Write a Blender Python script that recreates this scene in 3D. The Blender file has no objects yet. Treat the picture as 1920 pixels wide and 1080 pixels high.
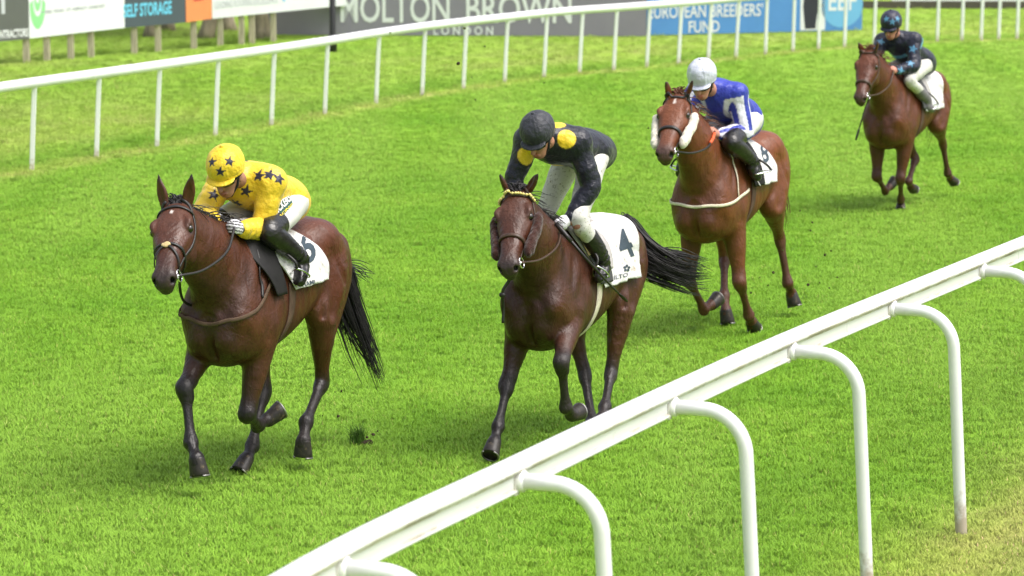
import bpy, bmesh, math, random
import numpy as np
from mathutils import Vector, Matrix

random.seed(7)
RNG = np.random.default_rng(7)
SC = bpy.context.scene
COL = SC.collection
R = math.radians

# ------------------------------------------------------------------ camera
F_PX, CAM_H, HORIZON = 6200.0, 3.93, -343.0
PITCH = math.atan((540 - HORIZON) / F_PX)
cam_data = bpy.data.cameras.new('camera')
cam = bpy.data.objects.new('camera', cam_data)
COL.objects.link(cam)
cam.location = (0, 0, CAM_H)
cam.rotation_euler = (math.pi / 2 - PITCH, 0, 0)
cam_data.sensor_width = 36.0
cam_data.lens = F_PX * 36.0 / 1920.0
cam_data.clip_start, cam_data.clip_end = 0.5, 6000
cam_data.dof.use_dof = True
cam_data.dof.focus_distance = 20.1
cam_data.dof.aperture_fstop = 4.0
SC.camera = cam

# ------------------------------------------------------------------ sky and sun (bright overcast)
SUN_EL, SUN_AZ = R(62), R(115)
world = bpy.data.worlds.new('World')
SC.world = world
world.use_nodes = True
nt = world.node_tree
bg = nt.nodes['Background']
sky = nt.nodes.new('ShaderNodeTexSky')
sky.sky_type = 'NISHITA'
sky.sun_disc = False
sky.sun_elevation = SUN_EL
sky.sun_rotation = SUN_AZ
sky.air_density, sky.dust_density, sky.ozone_density = 1.0, 6.0, 1.0
hs = nt.nodes.new('ShaderNodeHueSaturation')
hs.inputs['Saturation'].default_value = 0.5
nt.links.new(sky.outputs[0], hs.inputs['Color'])
nt.links.new(hs.outputs[0], bg.inputs['Color'])
bg.inputs['Strength'].default_value = 0.15
sd = bpy.data.lights.new('sun', 'SUN')
sun = bpy.data.objects.new('sun', sd)
COL.objects.link(sun)
sd.energy = 1.35
sd.angle = R(42)
sd.color = (1.0, 0.98, 0.95)
# sun_rotation turns clockwise from +Y: the sun stands at (sin az, cos az)
sdir = Vector((math.sin(SUN_AZ) * math.cos(SUN_EL), math.cos(SUN_AZ) * math.cos(SUN_EL), math.sin(SUN_EL)))
sun.rotation_euler = sdir.to_track_quat('Z', 'Y').to_euler()
SC.view_settings.view_transform = 'Standard'
SC.view_settings.look = 'None'
SC.view_settings.gamma = 1
SC.view_settings.exposure = 0.70

# ------------------------------------------------------------------ pixel rays of the photograph (1920 x 1080)
C0 = np.array([0, 0, CAM_H])
FWD = np.array([0, math.cos(PITCH), -math.sin(PITCH)])
UPV = np.array([0, math.sin(PITCH), math.cos(PITCH)])
def ray(u, v):
    d = FWD * F_PX + np.array([1.0, 0, 0]) * (u - 960) - UPV * (v - 540)
    return d / np.linalg.norm(d)
def ground(u, v, z=0.0):
    d = ray(u, v)
    return C0 + d * ((z - CAM_H) / d[2])
def at_depth(u, v, y):
    d = ray(u, v)
    return C0 + d * (y / d[1])
def pix(p):
    q = np.asarray(p, float) - C0
    z = q @ FWD
    return 960 + F_PX * q[0] / z, 540 - F_PX * (q @ UPV) / z

# ------------------------------------------------------------------ objects, tags, materials
def tag(o, label=None, cat=None, group=None, kind=None):
    for k, v in (('label', label), ('category', cat), ('group', group), ('kind', kind)):
        if v:
            o[k] = v
    return o
def empty(name, loc=(0, 0, 0), rz=0.0):
    o = bpy.data.objects.new(name, None)
    COL.objects.link(o)
    o.location = loc
    o.rotation_euler = (0, 0, rz)
    o.empty_display_size = 0.2
    return o
def mesh_obj(name, V, F, m=None, parent=None, smooth=True, col=None, mats=None, midx=None):
    me = bpy.data.meshes.new(name)
    V = np.asarray(V, np.float32)
    if isinstance(F, np.ndarray) and F.ndim == 2:
        n, k = F.shape
        me.vertices.add(len(V)); me.vertices.foreach_set('co', V.ravel())
        me.loops.add(n * k); me.loops.foreach_set('vertex_index', F.astype(np.int32).ravel())
        me.polygons.add(n)
        me.polygons.foreach_set('loop_start', np.arange(0, n * k, k, dtype=np.int32))
    else:
        me.from_pydata([tuple(v) for v in V], [], [tuple(f) for f in F])
    me.update(calc_edges=True)
    me.validate()
    if smooth:
        me.polygons.foreach_set('use_smooth', np.ones(len(me.polygons), dtype=bool))
    if col is not None:
        a = me.color_attributes.new('Col', 'FLOAT_COLOR', 'POINT')
        c = np.ones((len(V), 4), np.float32); c[:, :3] = col
        a.data.foreach_set('color', c.ravel())
    o = bpy.data.objects.new(name, me)
    COL.objects.link(o)
    for mm in (mats or ([m] if m else [])):
        me.materials.append(mm)
    if midx is not None:
        me.polygons.foreach_set('material_index', np.asarray(midx, np.int32))
    if parent:
        o.parent = parent
    return o
class MB:
    """collects shapes for one mesh"""
    def __init__(self):
        self.V, self.F = [], []
    def add(self, V, F):
        b = len(self.V)
        self.V += [tuple(v) for v in V]
        self.F += [tuple(b + i for i in f) for f in F]
        return self
    def box(self, c, s, rz=0.0, M=None):
        hx, hy, hz = s[0] / 2, s[1] / 2, s[2] / 2
        P = [Vector((x, y, z)) for x in (-hx, hx) for y in (-hy, hy) for z in (-hz, hz)]
        m = M or Matrix.Rotation(rz, 3, 'Z')
        P = [m @ p + Vector(c) for p in P]
        return self.add(P, [(0, 1, 3, 2), (4, 6, 7, 5), (0, 4, 5, 1), (2, 3, 7, 6), (0, 2, 6, 4), (1, 5, 7, 3)])
    def tube(self, pts, rad, n=8, cap=True, flat=None):
        pts = np.asarray(pts, float)
        k = len(pts)
        rad = np.broadcast_to(np.asarray(rad, float), (k,))
        T = np.gradient(pts, axis=0)
        T /= np.linalg.norm(T, axis=1)[:, None] + 1e-9
        up = np.array([0, 0, 1.0]) if abs(T[0][2]) < .9 else np.array([1.0, 0, 0])
        if flat is not None:
            up = np.asarray(flat[0], float)
        V = []
        N = np.cross(T[0], up); N /= np.linalg.norm(N) + 1e-9
        for i in range(k):
            N = N - T[i] * (N @ T[i]); N /= np.linalg.norm(N) + 1e-9
            if flat is not None and len(flat) > 2:
                N = np.cross(T[i], flat[2][i]); N /= np.linalg.norm(N) + 1e-9
            B = np.cross(T[i], N)
            fb = flat[1] if flat is not None else 1.0
            for j in range(n):
                a = 2 * math.pi * (j + .5) / n
                V.append(pts[i] + rad[i] * (N * math.cos(a) + B * math.sin(a) * fb))
        Fc = []
        for i in range(k - 1):
            for j in range(n):
                a, b = i * n + j, i * n + (j + 1) % n
                Fc.append((a, a + n, b + n, b))
        if cap:
            Fc.append(tuple(range(n)))
            Fc.append(tuple(range((k - 1) * n, k * n))[::-1])
        return self.add(V, Fc)
    def build(self, name, m, parent=None, smooth=True):
        return mesh_obj(name, self.V, self.F, m, parent, smooth)

def nodes(m):
    m.use_nodes = True
    return m.node_tree, m.node_tree.nodes['Principled BSDF']
def mat(name, color, rough=0.6, spec=0.4, var=0.15, scale=20.0, bump=0.0, bscale=60.0, metal=0.0, attr=False, coat=0.0,
        dirt=None, stretch=(1, 1, 1), sheen=0.0):
    m = bpy.data.materials.new(name)
    t, p = nodes(m)
    L = t.links
    tc = t.nodes.new('ShaderNodeTexCoord')
    mp = t.nodes.new('ShaderNodeMapping'); mp.inputs['Scale'].default_value = stretch
    L.new(tc.outputs['Object'], mp.inputs['Vector'])
    nz = t.nodes.new('ShaderNodeTexNoise'); nz.inputs['Scale'].default_value = scale; nz.inputs['Detail'].default_value = 5
    L.new(mp.outputs[0], nz.inputs['Vector'])
    rm = t.nodes.new('ShaderNodeMapRange')
    rm.inputs['From Min'].default_value, rm.inputs['From Max'].default_value = .3, .7
    rm.inputs['To Min'].default_value, rm.inputs['To Max'].default_value = 1 - var, 1 + var
    L.new(nz.outputs['Fac'], rm.inputs['Value'])
    mx = t.nodes.new('ShaderNodeMix'); mx.data_type = 'RGBA'; mx.blend_type = 'MULTIPLY'
    mx.inputs['Factor'].default_value = 1
    if attr:
        at = t.nodes.new('ShaderNodeVertexColor'); at.layer_name = 'Col'
        L.new(at.outputs['Color'], mx.inputs[6])
    else:
        mx.inputs[6].default_value = (*color, 1)
    L.new(rm.outputs[0], mx.inputs[7])
    out = mx.outputs[2]
    if dirt:
        dc, dscale, amount = dirt
        dn = t.nodes.new('ShaderNodeTexNoise'); dn.inputs['Scale'].default_value = dscale; dn.inputs['Detail'].default_value = 8
        dn.inputs['Roughness'].default_value = .7
        L.new(tc.outputs['Object'], dn.inputs['Vector'])
        dr = t.nodes.new('ShaderNodeMapRange')
        dr.inputs['From Min'].default_value, dr.inputs['From Max'].default_value = 1 - amount - .08, 1 - amount + .06
        L.new(dn.outputs['Fac'], dr.inputs['Value'])
        dm = t.nodes.new('ShaderNodeMix'); dm.data_type = 'RGBA'
        L.new(dr.outputs[0], dm.inputs['Factor']); L.new(out, dm.inputs[6]); dm.inputs[7].default_value = (*dc, 1)
        out = dm.outputs[2]
    L.new(out, p.inputs['Base Color'])
    p.inputs['Roughness'].default_value = rough
    p.inputs['Specular IOR Level'].default_value = spec
    p.inputs['Metallic'].default_value = metal
    p.inputs['Coat Weight'].default_value = coat
    p.inputs['Coat Roughness'].default_value = .25
    if sheen:
        p.inputs['Sheen Weight'].default_value = sheen
    if bump:
        bn = t.nodes.new('ShaderNodeTexNoise'); bn.inputs['Scale'].default_value = bscale; bn.inputs['Detail'].default_value = 4
        L.new(mp.outputs[0], bn.inputs['Vector'])
        bp = t.nodes.new('ShaderNodeBump'); bp.inputs['Strength'].default_value = 1.0; bp.inputs['Distance'].default_value = bump
        L.new(bn.outputs['Fac'], bp.inputs['Height'])
        L.new(bp.outputs[0], p.inputs['Normal'])
    return m

# ------------------------------------------------------------------ signed-distance modelling
def smooth_pts(P, n=4):
    """Catmull-Rom through rows of P (any number of columns)"""
    P = np.asarray(P, float)
    if len(P) < 3:
        return np.array([P[0] + (P[-1] - P[0]) * i / n for i in range(n + 1)])
    Q = np.vstack([2 * P[0] - P[1], P, 2 * P[-1] - P[-2]])
    out = []
    for i in range(1, len(Q) - 2):
        a, b, c, d = Q[i - 1], Q[i], Q[i + 1], Q[i + 2]
        for k in range(n):
            t = k / n
            out.append(.5 * (2 * b + (c - a) * t + (2 * a - 5 * b + 4 * c - d) * t * t + (3 * b - 3 * c + d - a) * t ** 3))
    out.append(P[-1])
    return np.array(out)
def smin(a, b, k):
    h = np.maximum(k - np.abs(a - b), 0)
    return np.minimum(a, b) - h * h * (.25 / k)
class Part:
    def __init__(self, f, lo, hi, k=.03, op='u'):
        self.f, self.lo, self.hi, self.k, self.op, self.segs = f, np.asarray(lo, float), np.asarray(hi, float), k, op, None
def chain(pts, rad, k=.03, squash=None, wdir=None, n=3, op='u'):
    """round cones along a polyline; squash scales the thickness along wdir"""
    D = smooth_pts(np.column_stack([np.asarray(pts, float), np.asarray(rad, float)]), n)
    P, r = D[:, :3], np.maximum(D[:, 3], .002)
    w = None
    sq = 1.0
    if squash is not None:
        w = np.asarray(wdir, float); w = w / np.linalg.norm(w); sq = squash
    def seg(i):
        ab = (P[i + 1] - P[i]); L2 = float(ab @ ab + 1e-12)
        p0, r0, dr = P[i], float(r[i]), float(r[i + 1] - r[i])
        def g(X):
            q = X - p0.astype(X.dtype)
            t = np.clip((q @ ab.astype(X.dtype)) / L2, 0, 1)
            q -= t[..., None] * ab.astype(X.dtype)
            if w is not None:
                q += w.astype(X.dtype) * ((q @ w.astype(X.dtype)) * (1 / sq - 1))[..., None]
            return (np.sqrt(np.einsum('...i,...i', q, q)) - (r0 + dr * t)) * min(sq, 1.0)
        m = max(r[i], r[i + 1]) * max(1, sq)
        return g, np.minimum(P[i], P[i + 1]) - m, np.maximum(P[i], P[i + 1]) + m
    segs = [seg(i) for i in range(len(P) - 1)]
    def f(X):
        best = None
        for g, _, _ in segs:
            d = g(X)
            best = d if best is None else np.minimum(best, d)
        return best
    m = r.max() * max(1, sq)
    p = Part(f, P.min(0) - m, P.max(0) + m, k, op)
    p.segs = segs
    return p
def ellip(c, axes, M=None, k=.03, op='u'):
    c = np.asarray(c, float); axes = np.asarray(axes, float)
    M = np.eye(3) if M is None else np.asarray(M, float)     # rows: local axes
    def f(X):
        q = (X - c) @ M.T
        k0 = np.sqrt(((q / axes) ** 2).sum(-1)); k1 = np.sqrt(((q / axes ** 2) ** 2).sum(-1)) + 1e-9
        return k0 * (k0 - 1) / k1
    m = axes.max()
    return Part(f, c - m, c + m, k, op)
class Field:
    def __init__(self, parts):
        self.parts = parts
    def __call__(self, X):
        X = np.asarray(X, float)
        D = np.full(X.shape[:-1], 1.0)
        if X.ndim == 1:
            return self(X[None])[0]
        if len(X) == 0:
            return D
        if not hasattr(self, 'flat'):
            self.flat = [(p, p.lo - .2, p.hi + .2) for p in self.parts]
        for p, lo, hi in self.flat:
            m = ((X > lo) & (X < hi)).all(-1)
            if not m.any():
                continue
            d = p.f(X[m])
            D[m] = smin(D[m], d, p.k) if p.op == 'u' else -smin(-D[m], d, p.k)
        return D
    def normal(self, X, e=.006):
        n = len(X)
        A = np.concatenate([X + np.eye(3)[i] * s * e for i in range(3) for s in (1, -1)])
        d = self(A).reshape(3, 2, n)
        g = (d[:, 0] - d[:, 1]).T
        return g / (np.linalg.norm(g, axis=-1, keepdims=True) + 1e-9)
    def snap(self, X, off=0.0, it=6):
        X = np.array(X, float)
        for _ in range(it):
            X -= self.normal(X) * np.clip(self(X) - off, -.06, .06)[..., None]
        return X
    def mesh(self, h, smooth=1):
        us = [p for p in self.parts if p.op == 'u']
        lo = np.min([p.lo for p in us], 0) - 3 * h
        hi = np.max([p.hi for p in us], 0) + 3 * h
        n = np.ceil((hi - lo) / h).astype(int) + 1
        ax = [lo[i] + h * np.arange(n[i]) for i in range(3)]
        D = np.full(n, 1.0, np.float32)
        ax = [q.astype(np.float32) for q in ax]
        def box(plo, phi, m):
            a = np.clip(np.floor((plo - m - lo) / h).astype(int), 0, n - 1)
            b = np.clip(np.ceil((phi + m - lo) / h).astype(int) + 1, 1, n)
            return a, b
        def pts(a, b):
            X = np.empty((*(b - a), 3), np.float32)
            X[..., 0] = ax[0][a[0]:b[0]][:, None, None]
            X[..., 1] = ax[1][a[1]:b[1]][None, :, None]
            X[..., 2] = ax[2][a[2]:b[2]][None, None, :]
            return X
        for p in self.parts:
            m = p.k + 2.5 * h
            a, b = box(p.lo, p.hi, m)
            if np.any(b <= a):
                continue
            sl = tuple(slice(a[i], b[i]) for i in range(3))
            if p.segs is None:
                d = p.f(pts(a, b)).astype(np.float32)
            else:
                d = np.full(b - a, 1.0, np.float32)
                for g, l_, h_ in p.segs:
                    a2, b2 = box(l_, h_, m)
                    if np.any(b2 <= a2):
                        continue
                    s2 = tuple(slice(a2[i] - a[i], b2[i] - a[i]) for i in range(3))
                    d[s2] = np.minimum(d[s2], g(pts(a2, b2)))
            D[sl] = smin(D[sl], d, p.k) if p.op == 'u' else -smin(-D[sl], d, p.k)
        return surface_nets(D, lo, h, smooth)
def surface_nets(D, lo, h, smooth):
    S = D < 0
    n = np.array(D.shape)
    A = S[:-1, :-1, :-1].astype(np.int8)
    cnt = np.zeros(A.shape, np.int8)
    offs = [(i, j, k) for i in (0, 1) for j in (0, 1) for k in (0, 1)]
    for i, j, k in offs:
        cnt += S[i:n[0] - 1 + i, j:n[1] - 1 + j, k:n[2] - 1 + k]
    I = np.argwhere((cnt > 0) & (cnt < 8))
    vid = np.full(A.shape, -1, np.int64)
    vid[I[:, 0], I[:, 1], I[:, 2]] = np.arange(len(I))
    acc = np.zeros((len(I), 3)); num = np.zeros(len(I))
    for a in range(8):
        for b in range(a + 1, 8):
            oa, ob = np.array(offs[a]), np.array(offs[b])
            if np.abs(oa - ob).sum() != 1:
                continue
            da = D[I[:, 0] + oa[0], I[:, 1] + oa[1], I[:, 2] + oa[2]].astype(float)
            db = D[I[:, 0] + ob[0], I[:, 1] + ob[1], I[:, 2] + ob[2]].astype(float)
            x = (da < 0) != (db < 0)
            t = np.where(x, da / np.where(x, da - db, 1), 0)
            acc += np.where(x[:, None], oa + (ob - oa) * t[:, None], 0)
            num += x
    V = lo + h * (I + acc / num[:, None])
    Q = []
    for axis in range(3):
        u, v = (axis + 1) % 3, (axis + 2) % 3
        e = [slice(None)] * 3; g = [slice(None)] * 3
        e[axis] = slice(0, n[axis] - 1); g[axis] = slice(1, n[axis])
        sa, sb = S[tuple(e)], S[tuple(g)]
        E = np.argwhere(sa != sb)
        E = E[(E[:, u] > 0) & (E[:, v] > 0) & (E[:, u] < n[u] - 1) & (E[:, v] < n[v] - 1)]
        fl = sa[E[:, 0], E[:, 1], E[:, 2]]
        du = np.zeros(3, int); du[u] = 1
        dv = np.zeros(3, int); dv[v] = 1
        c = [E - du - dv, E - dv, E, E - du]
        q = np.stack([vid[k[:, 0], k[:, 1], k[:, 2]] for k in c], 1)
        q[~fl] = q[~fl][:, ::-1]
        Q.append(q)
    Q = np.vstack(Q)
    Q = Q[(Q >= 0).all(1)]
    for _ in range(smooth):
        s = np.zeros_like(V); m = np.zeros(len(V))
        for a in range(4):
            i, j = Q[:, a], Q[:, (a + 1) % 4]
            for ax in range(3):
                s[:, ax] += np.bincount(i, V[j, ax], len(V)) + np.bincount(j, V[i, ax], len(V))
            m += np.bincount(i, minlength=len(V)) + np.bincount(j, minlength=len(V))
        V = V * .5 + .5 * s / np.maximum(m, 1)[:, None]
    return V, Q
def near_line(X, pts):
    """distance to a polyline and how far along it (in points)"""
    pts = np.asarray(pts, float)
    bd = np.full(len(X), 9.0); bt = np.zeros(len(X))
    for i in range(len(pts) - 1):
        ab = pts[i + 1] - pts[i]
        t = np.clip(((X - pts[i]) @ ab) / (ab @ ab + 1e-12), 0, 1)
        d = np.linalg.norm(X - pts[i] - t[:, None] * ab, axis=1)
        m = d < bd
        bd[m] = d[m]; bt[m] = i + t[m]
    return bd, bt
def vnoise(X, scale, seed=0):
    """cheap smooth noise in -1..1 (sum of sines)"""
    rs = np.random.default_rng(seed)
    out = np.zeros(len(X))
    for i in range(7):
        k = rs.normal(size=3); k *= scale * (0.6 + .25 * i) / np.linalg.norm(k)
        out += np.sin(X @ k + rs.uniform(0, 6.28)) / (1 + .25 * i)
    return out / 4.2
def sstep(a, b, x):
    t = np.clip((x - a) / (b - a), 0, 1)
    return t * t * (3 - 2 * t)
def unit(v):
    v = np.asarray(v, float)
    return v / (np.linalg.norm(v) + 1e-12)
# ------------------------------------------------------------------ rail lines in the field
K = .8932                                     # scale of the readings below
NEAR_A = np.array([0.0102, 15.30]) * K; NEAR_DIR = unit([0.79, 1.78])          # running rail beside the camera
NEAR_OUT = np.array([NEAR_DIR[1], -NEAR_DIR[0]]); NEAR_A = NEAR_A - NEAR_OUT * .031
NEAR_OUT = NEAR_OUT * 1.0                             # towards the stand
FAR_BASE_PX = [(-60, 343), (65, 318), (192, 296), (298, 277), (411, 253), (517, 236), (612, 216), (714, 193), (800, 178), (873, 166),
               (951, 157), (1030, 143), (1090, 138), (1158, 132), (1218, 126), (1278, 120), (1335, 115), (1384, 108), (1437, 103),
               (1490, 95), (1537, 92), (1582, 90), (1640, 84), (1700, 79), (1765, 77), (1807, 77), (1842, 76), (1875, 75), (1905, 73),
               (1950, 72)]
far_pts = np.array([ground(u, v)[:2] for u, v in FAR_BASE_PX])
far_pts[1:-1] = (far_pts[:-2] + 2 * far_pts[1:-1] + far_pts[2:]) / 4          # even out reading errors
far_line = np.vstack([far_pts[0] + (far_pts[0] - far_pts[1]) * 40, far_pts, far_pts[-1] + np.array([120, -10])])
def side_far(P):
    """signed distance to the far rail, positive beyond it"""
    bd = np.full(len(P), 1e9); sg = np.zeros(len(P))
    for a, b in zip(far_line[:-1], far_line[1:]):
        ab = b - a
        t = np.clip(((P - a) @ ab) / (ab @ ab), 0, 1)
        q = P - a - t[:, None] * ab
        d = np.hypot(q[:, 0], q[:, 1])
        m = d < bd
        bd[m] = d[m]; sg[m] = np.sign(ab[0] * q[m, 1] - ab[1] * q[m, 0])
    return bd * sg
def side_near(P):
    return (P - NEAR_A) @ NEAR_OUT

def turf_material(name, blades):
    m = bpy.data.materials.new(name)
    t, p = nodes(m)
    L = t.links
    geo = t.nodes.new('ShaderNodeNewGeometry')
    def noise(scale, detail=3, rough=.55, vec=None):
        n = t.nodes.new('ShaderNodeTexNoise')
        n.inputs['Scale'].default_value, n.inputs['Detail'].default_value, n.inputs['Roughness'].default_value = scale, detail, rough
        L.new(vec or geo.outputs['Position'], n.inputs['Vector'])
        return n.outputs['Fac']
    def rng(v, a, b, c=0.0, d=1.0):
        n = t.nodes.new('ShaderNodeMapRange')
        for s, x in zip(('From Min', 'From Max', 'To Min', 'To Max'), (a, b, c, d)):
            n.inputs[s].default_value = x
        L.new(v, n.inputs['Value'])
        return n.outputs[0]
    def mix(f, a, b, bt='MIX'):
        n = t.nodes.new('ShaderNodeMix'); n.data_type = 'RGBA'; n.blend_type = bt
        for v, i in ((f, 0), (a, 6), (b, 7)):
            if isinstance(v, (int, float)):
                n.inputs[i].default_value = v
            elif isinstance(v, tuple):
                n.inputs[i].default_value = (*v, 1)
            else:
                L.new(v, n.inputs[i])
        return n.outputs[2]
    at = t.nodes.new('ShaderNodeAttribute'); at.attribute_name = 'dry'; at.attribute_type = 'INSTANCER' if blades else 'GEOMETRY'
    dry = at.outputs['Fac']
    c = mix(rng(noise(.55), .35, .65), (.195, .405, .030), (.275, .490, .046))
    c = mix(rng(noise(2.4, 5), .42, .68, 0, .5), c, (.165, .355, .020))
    mp = t.nodes.new('ShaderNodeMapping'); mp.inputs['Rotation'].default_value = (0, 0, R(24)); mp.inputs['Scale'].default_value = (.75, .07, 1)
    L.new(geo.outputs['Position'], mp.inputs['Vector'])
    c = mix(rng(noise(.9, 2, .5, mp.outputs[0]), .42, .62, 0, .75), c, (.290, .490, .062))
    c = mix(dry, c, mix(rng(noise(.8, 4), .35, .65), (.42, .54, .085), (.50, .48, .16)))
    if blades:
        oi = t.nodes.new('ShaderNodeObjectInfo')
        c = mix(1.0, c, rng(oi.outputs['Random'], 0, 1, 1.0, 1.16), 'MULTIPLY')
        tcz = t.nodes.new('ShaderNodeTexCoord')
        gt = t.nodes.new('ShaderNodeVertexColor'); gt.layer_name = 'Col'
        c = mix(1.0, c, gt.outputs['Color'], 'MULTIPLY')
        p.inputs['Roughness'].default_value = .5
        p.inputs['Specular IOR Level'].default_value = .25
        up = t.nodes.new('ShaderNodeCombineXYZ'); up.inputs[2].default_value = 1.0
        nm = t.nodes.new('ShaderNodeMix'); nm.data_type = 'VECTOR'; nm.inputs[0].default_value = .75
        L.new(geo.outputs['Normal'], nm.inputs[4]); L.new(up.outputs[0], nm.inputs[5])
        L.new(nm.outputs[1], p.inputs['Normal'])
        tr = t.nodes.new('ShaderNodeBsdfTranslucent')
        L.new(c, tr.inputs['Color'])
        ms = t.nodes.new('ShaderNodeMixShader'); ms.inputs[0].default_value = .35
        L.new(p.outputs[0], ms.inputs[1]); L.new(tr.outputs[0], ms.inputs[2])
        L.new(ms.outputs[0], t.nodes['Material Output'].inputs['Surface'])
    else:
        p.inputs['Roughness'].default_value = .9
        p.inputs['Specular IOR Level'].default_value = .1
        c = mix(1.0, c, (.92, .92, .92), 'MULTIPLY')
        fine = noise(26, 6, .75)
        c = mix(rng(fine, .38, .62, 0, .22), c, mix(.3, c, (.030, .090, .006)))
        bp = t.nodes.new('ShaderNodeBump'); bp.inputs['Distance'].default_value = .05; bp.inputs['Strength'].default_value = .8
        L.new(noise(30, 6, .7), bp.inputs['Height'])
        L.new(bp.outputs[0], p.inputs['Normal'])
    L.new(c, p.inputs['Base Color'])
    return m

def dryness(P):
    """0 fresh turf .. 1 dry yellowed turf"""
    f, n = side_far(P), side_near(P)
    Z = np.column_stack([P, np.zeros(len(P))])
    w = vnoise(Z * [1, .5, 1], .8, 3)
    strip = np.exp(-((f + .02) / .16) ** 2) * .95                       # trampled line under the far rail
    rough = sstep(.5, 2.0, f) * (1 - sstep(9, 16, f)) * np.clip(.36 + .5 * w, 0, .9)
    outer = sstep(-.3, .4, n) * (1 - .5 * sstep(1.0, 1.5, n)) * np.clip(.42 + .35 * vnoise(Z, 2.0, 5), 0, 1)
    foot = np.exp(-((n - .66) / .25) ** 2) * np.clip(.6 + .5 * vnoise(Z, 3.1, 8), 0, 1)
    far = sstep(40, 75, P[:, 1]) * .15
    return np.clip(strip + rough + outer * .9 + foot + far, 0, 1)

def axis(lo, hi, st):
    return np.concatenate([[-3000, -800, -150, -60], np.arange(lo, hi + .01, st), [60, 150, 800, 3000]])
gx, gy = axis(-16, 20, .4), np.concatenate([[-400, -60, -10, 5], np.arange(12, 100, .4), [130, 220, 800, 3000]])
GX, GY = np.meshgrid(gx, gy, indexing='ij')
GP = np.column_stack([GX.ravel(), GY.ravel()])
def bank(P):
    """the ground falls a little from the near rail towards the stand"""
    return -.09 * sstep(-.5, .45, side_near(P))
idx = np.arange(len(GP)).reshape(GX.shape)
GQ = np.stack([idx[:-1, :-1], idx[1:, :-1], idx[1:, 1:], idx[:-1, 1:]], -1).reshape(-1, 4)
soil = turf_material('turf', False)
turf = mesh_obj('ground', np.column_stack([GP, bank(GP)]), GQ, soil)
at = turf.data.attributes.new('dry', 'FLOAT', 'POINT')
at.data.foreach_set('value', dryness(GP).astype(np.float32))
tag(turf, 'bright green racecourse turf stretching to the hoardings', 'turf', kind='structure')

# ------------------------------------------------------------------ grass: short blades scattered as tufts (nobody could count them)
blade_mat = turf_material('grass_blade', True)
tufts = bpy.data.collections.new('tuft_sources')
for k in range(7):
    rs = np.random.default_rng(100 + k)
    V, Fq, Cc = [], [], []
    for b in range(26):
        a, rr = rs.uniform(0, 6.283), .075 * math.sqrt(rs.uniform())
        p = np.array([math.cos(a) * rr, math.sin(a) * rr, -.005])
        h = rs.uniform(.018, .036) * (1.4 if k >= 5 else 1)
        az = rs.uniform(0, 6.283)
        lean = np.array([math.cos(az), math.sin(az), 0]) * h * rs.uniform(.2, 1.0)
        wv = np.array([-math.sin(az), math.cos(az), 0]) * rs.uniform(.0022, .004)
        i = len(V)
        tone = rs.uniform(.92, 1.10)
        straw = rs.uniform() < (.12 if k == 5 else .015)
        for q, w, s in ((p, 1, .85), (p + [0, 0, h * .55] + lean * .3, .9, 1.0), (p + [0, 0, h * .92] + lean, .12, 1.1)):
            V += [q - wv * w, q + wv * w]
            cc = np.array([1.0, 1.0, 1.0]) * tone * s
            if straw:
                cc = cc * [1.9, 1.15, 3.0]
            Cc += [cc, cc]
        Fq += [(i, i + 1, i + 3, i + 2), (i + 2, i + 3, i + 5, i + 4)]
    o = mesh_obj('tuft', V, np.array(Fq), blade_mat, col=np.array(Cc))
    COL.objects.unlink(o)
    tufts.objects.link(o)
sx, sy = np.arange(-16, 20.01, .5), np.arange(12, 90.01, .5)
SX, SY = np.meshgrid(sx, sy, indexing='ij')
SP = np.column_stack([SX.ravel(), SY.ravel()])
idx = np.arange(len(SP)).reshape(SX.shape)
cen = np.column_stack([(SX[:-1, :-1] + .25).ravel(), (SY[:-1, :-1] + .25).ravel()])
quad = np.stack([idx[:-1, :-1], idx[1:, :-1], idx[1:, 1:], idx[:-1, 1:]], -1).reshape(-1, 4)
keep = np.abs(cen[:, 0]) < cen[:, 1] * .165 + 5
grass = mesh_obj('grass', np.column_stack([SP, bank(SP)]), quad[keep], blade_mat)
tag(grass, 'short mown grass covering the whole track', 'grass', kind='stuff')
d_ = SP[:, 1]
edge = np.clip((np.abs(SP[:, 0]) - SP[:, 1] * .165 - 1.0) / 4, 0, 1)
dens = (1 - .6 * edge) * np.interp(d_ / K, [14, 26, 34, 46, 60, 80, 96], [420, 380, 220, 75, 20, 6, 2])
scl = np.interp(d_ / K, [14, 26, 34, 46, 60, 96], [.85, .85, .95, 1.1, 1.3, 1.6])
for nm, vals in (('dens', dens), ('scl', scl), ('dry', dryness(SP))):
    a_ = grass.data.attributes.new(nm, 'FLOAT', 'POINT')
    a_.data.foreach_set('value', vals.astype(np.float32))
ng = bpy.data.node_groups.new('grass_scatter', 'GeometryNodeTree')
ng.interface.new_socket(name='Geometry', in_out='INPUT', socket_type='NodeSocketGeometry')
ng.interface.new_socket(name='Geometry', in_out='OUTPUT', socket_type='NodeSocketGeometry')
N = ng.nodes.new
gi, go = N('NodeGroupInput'), N('NodeGroupOutput')
dp = N('GeometryNodeDistributePointsOnFaces')
def named(nm):
    n = N('GeometryNodeInputNamedAttribute'); n.data_type = 'FLOAT'; n.inputs['Name'].default_value = nm
    return n.outputs[0]
ci = N('GeometryNodeCollectionInfo'); ci.inputs['Collection'].default_value = tufts
ci.inputs['Separate Children'].default_value = True; ci.inputs['Reset Children'].default_value = True
ip = N('GeometryNodeInstanceOnPoints'); ip.inputs['Pick Instance'].default_value = True
rv = N('FunctionNodeRandomValue'); rv.data_type = 'FLOAT_VECTOR'
rv.inputs[0].default_value = (-.15, -.15, 0); rv.inputs[1].default_value = (.15, .15, 6.283)
rs_ = N('FunctionNodeRandomValue'); rs_.data_type = 'FLOAT'
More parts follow.
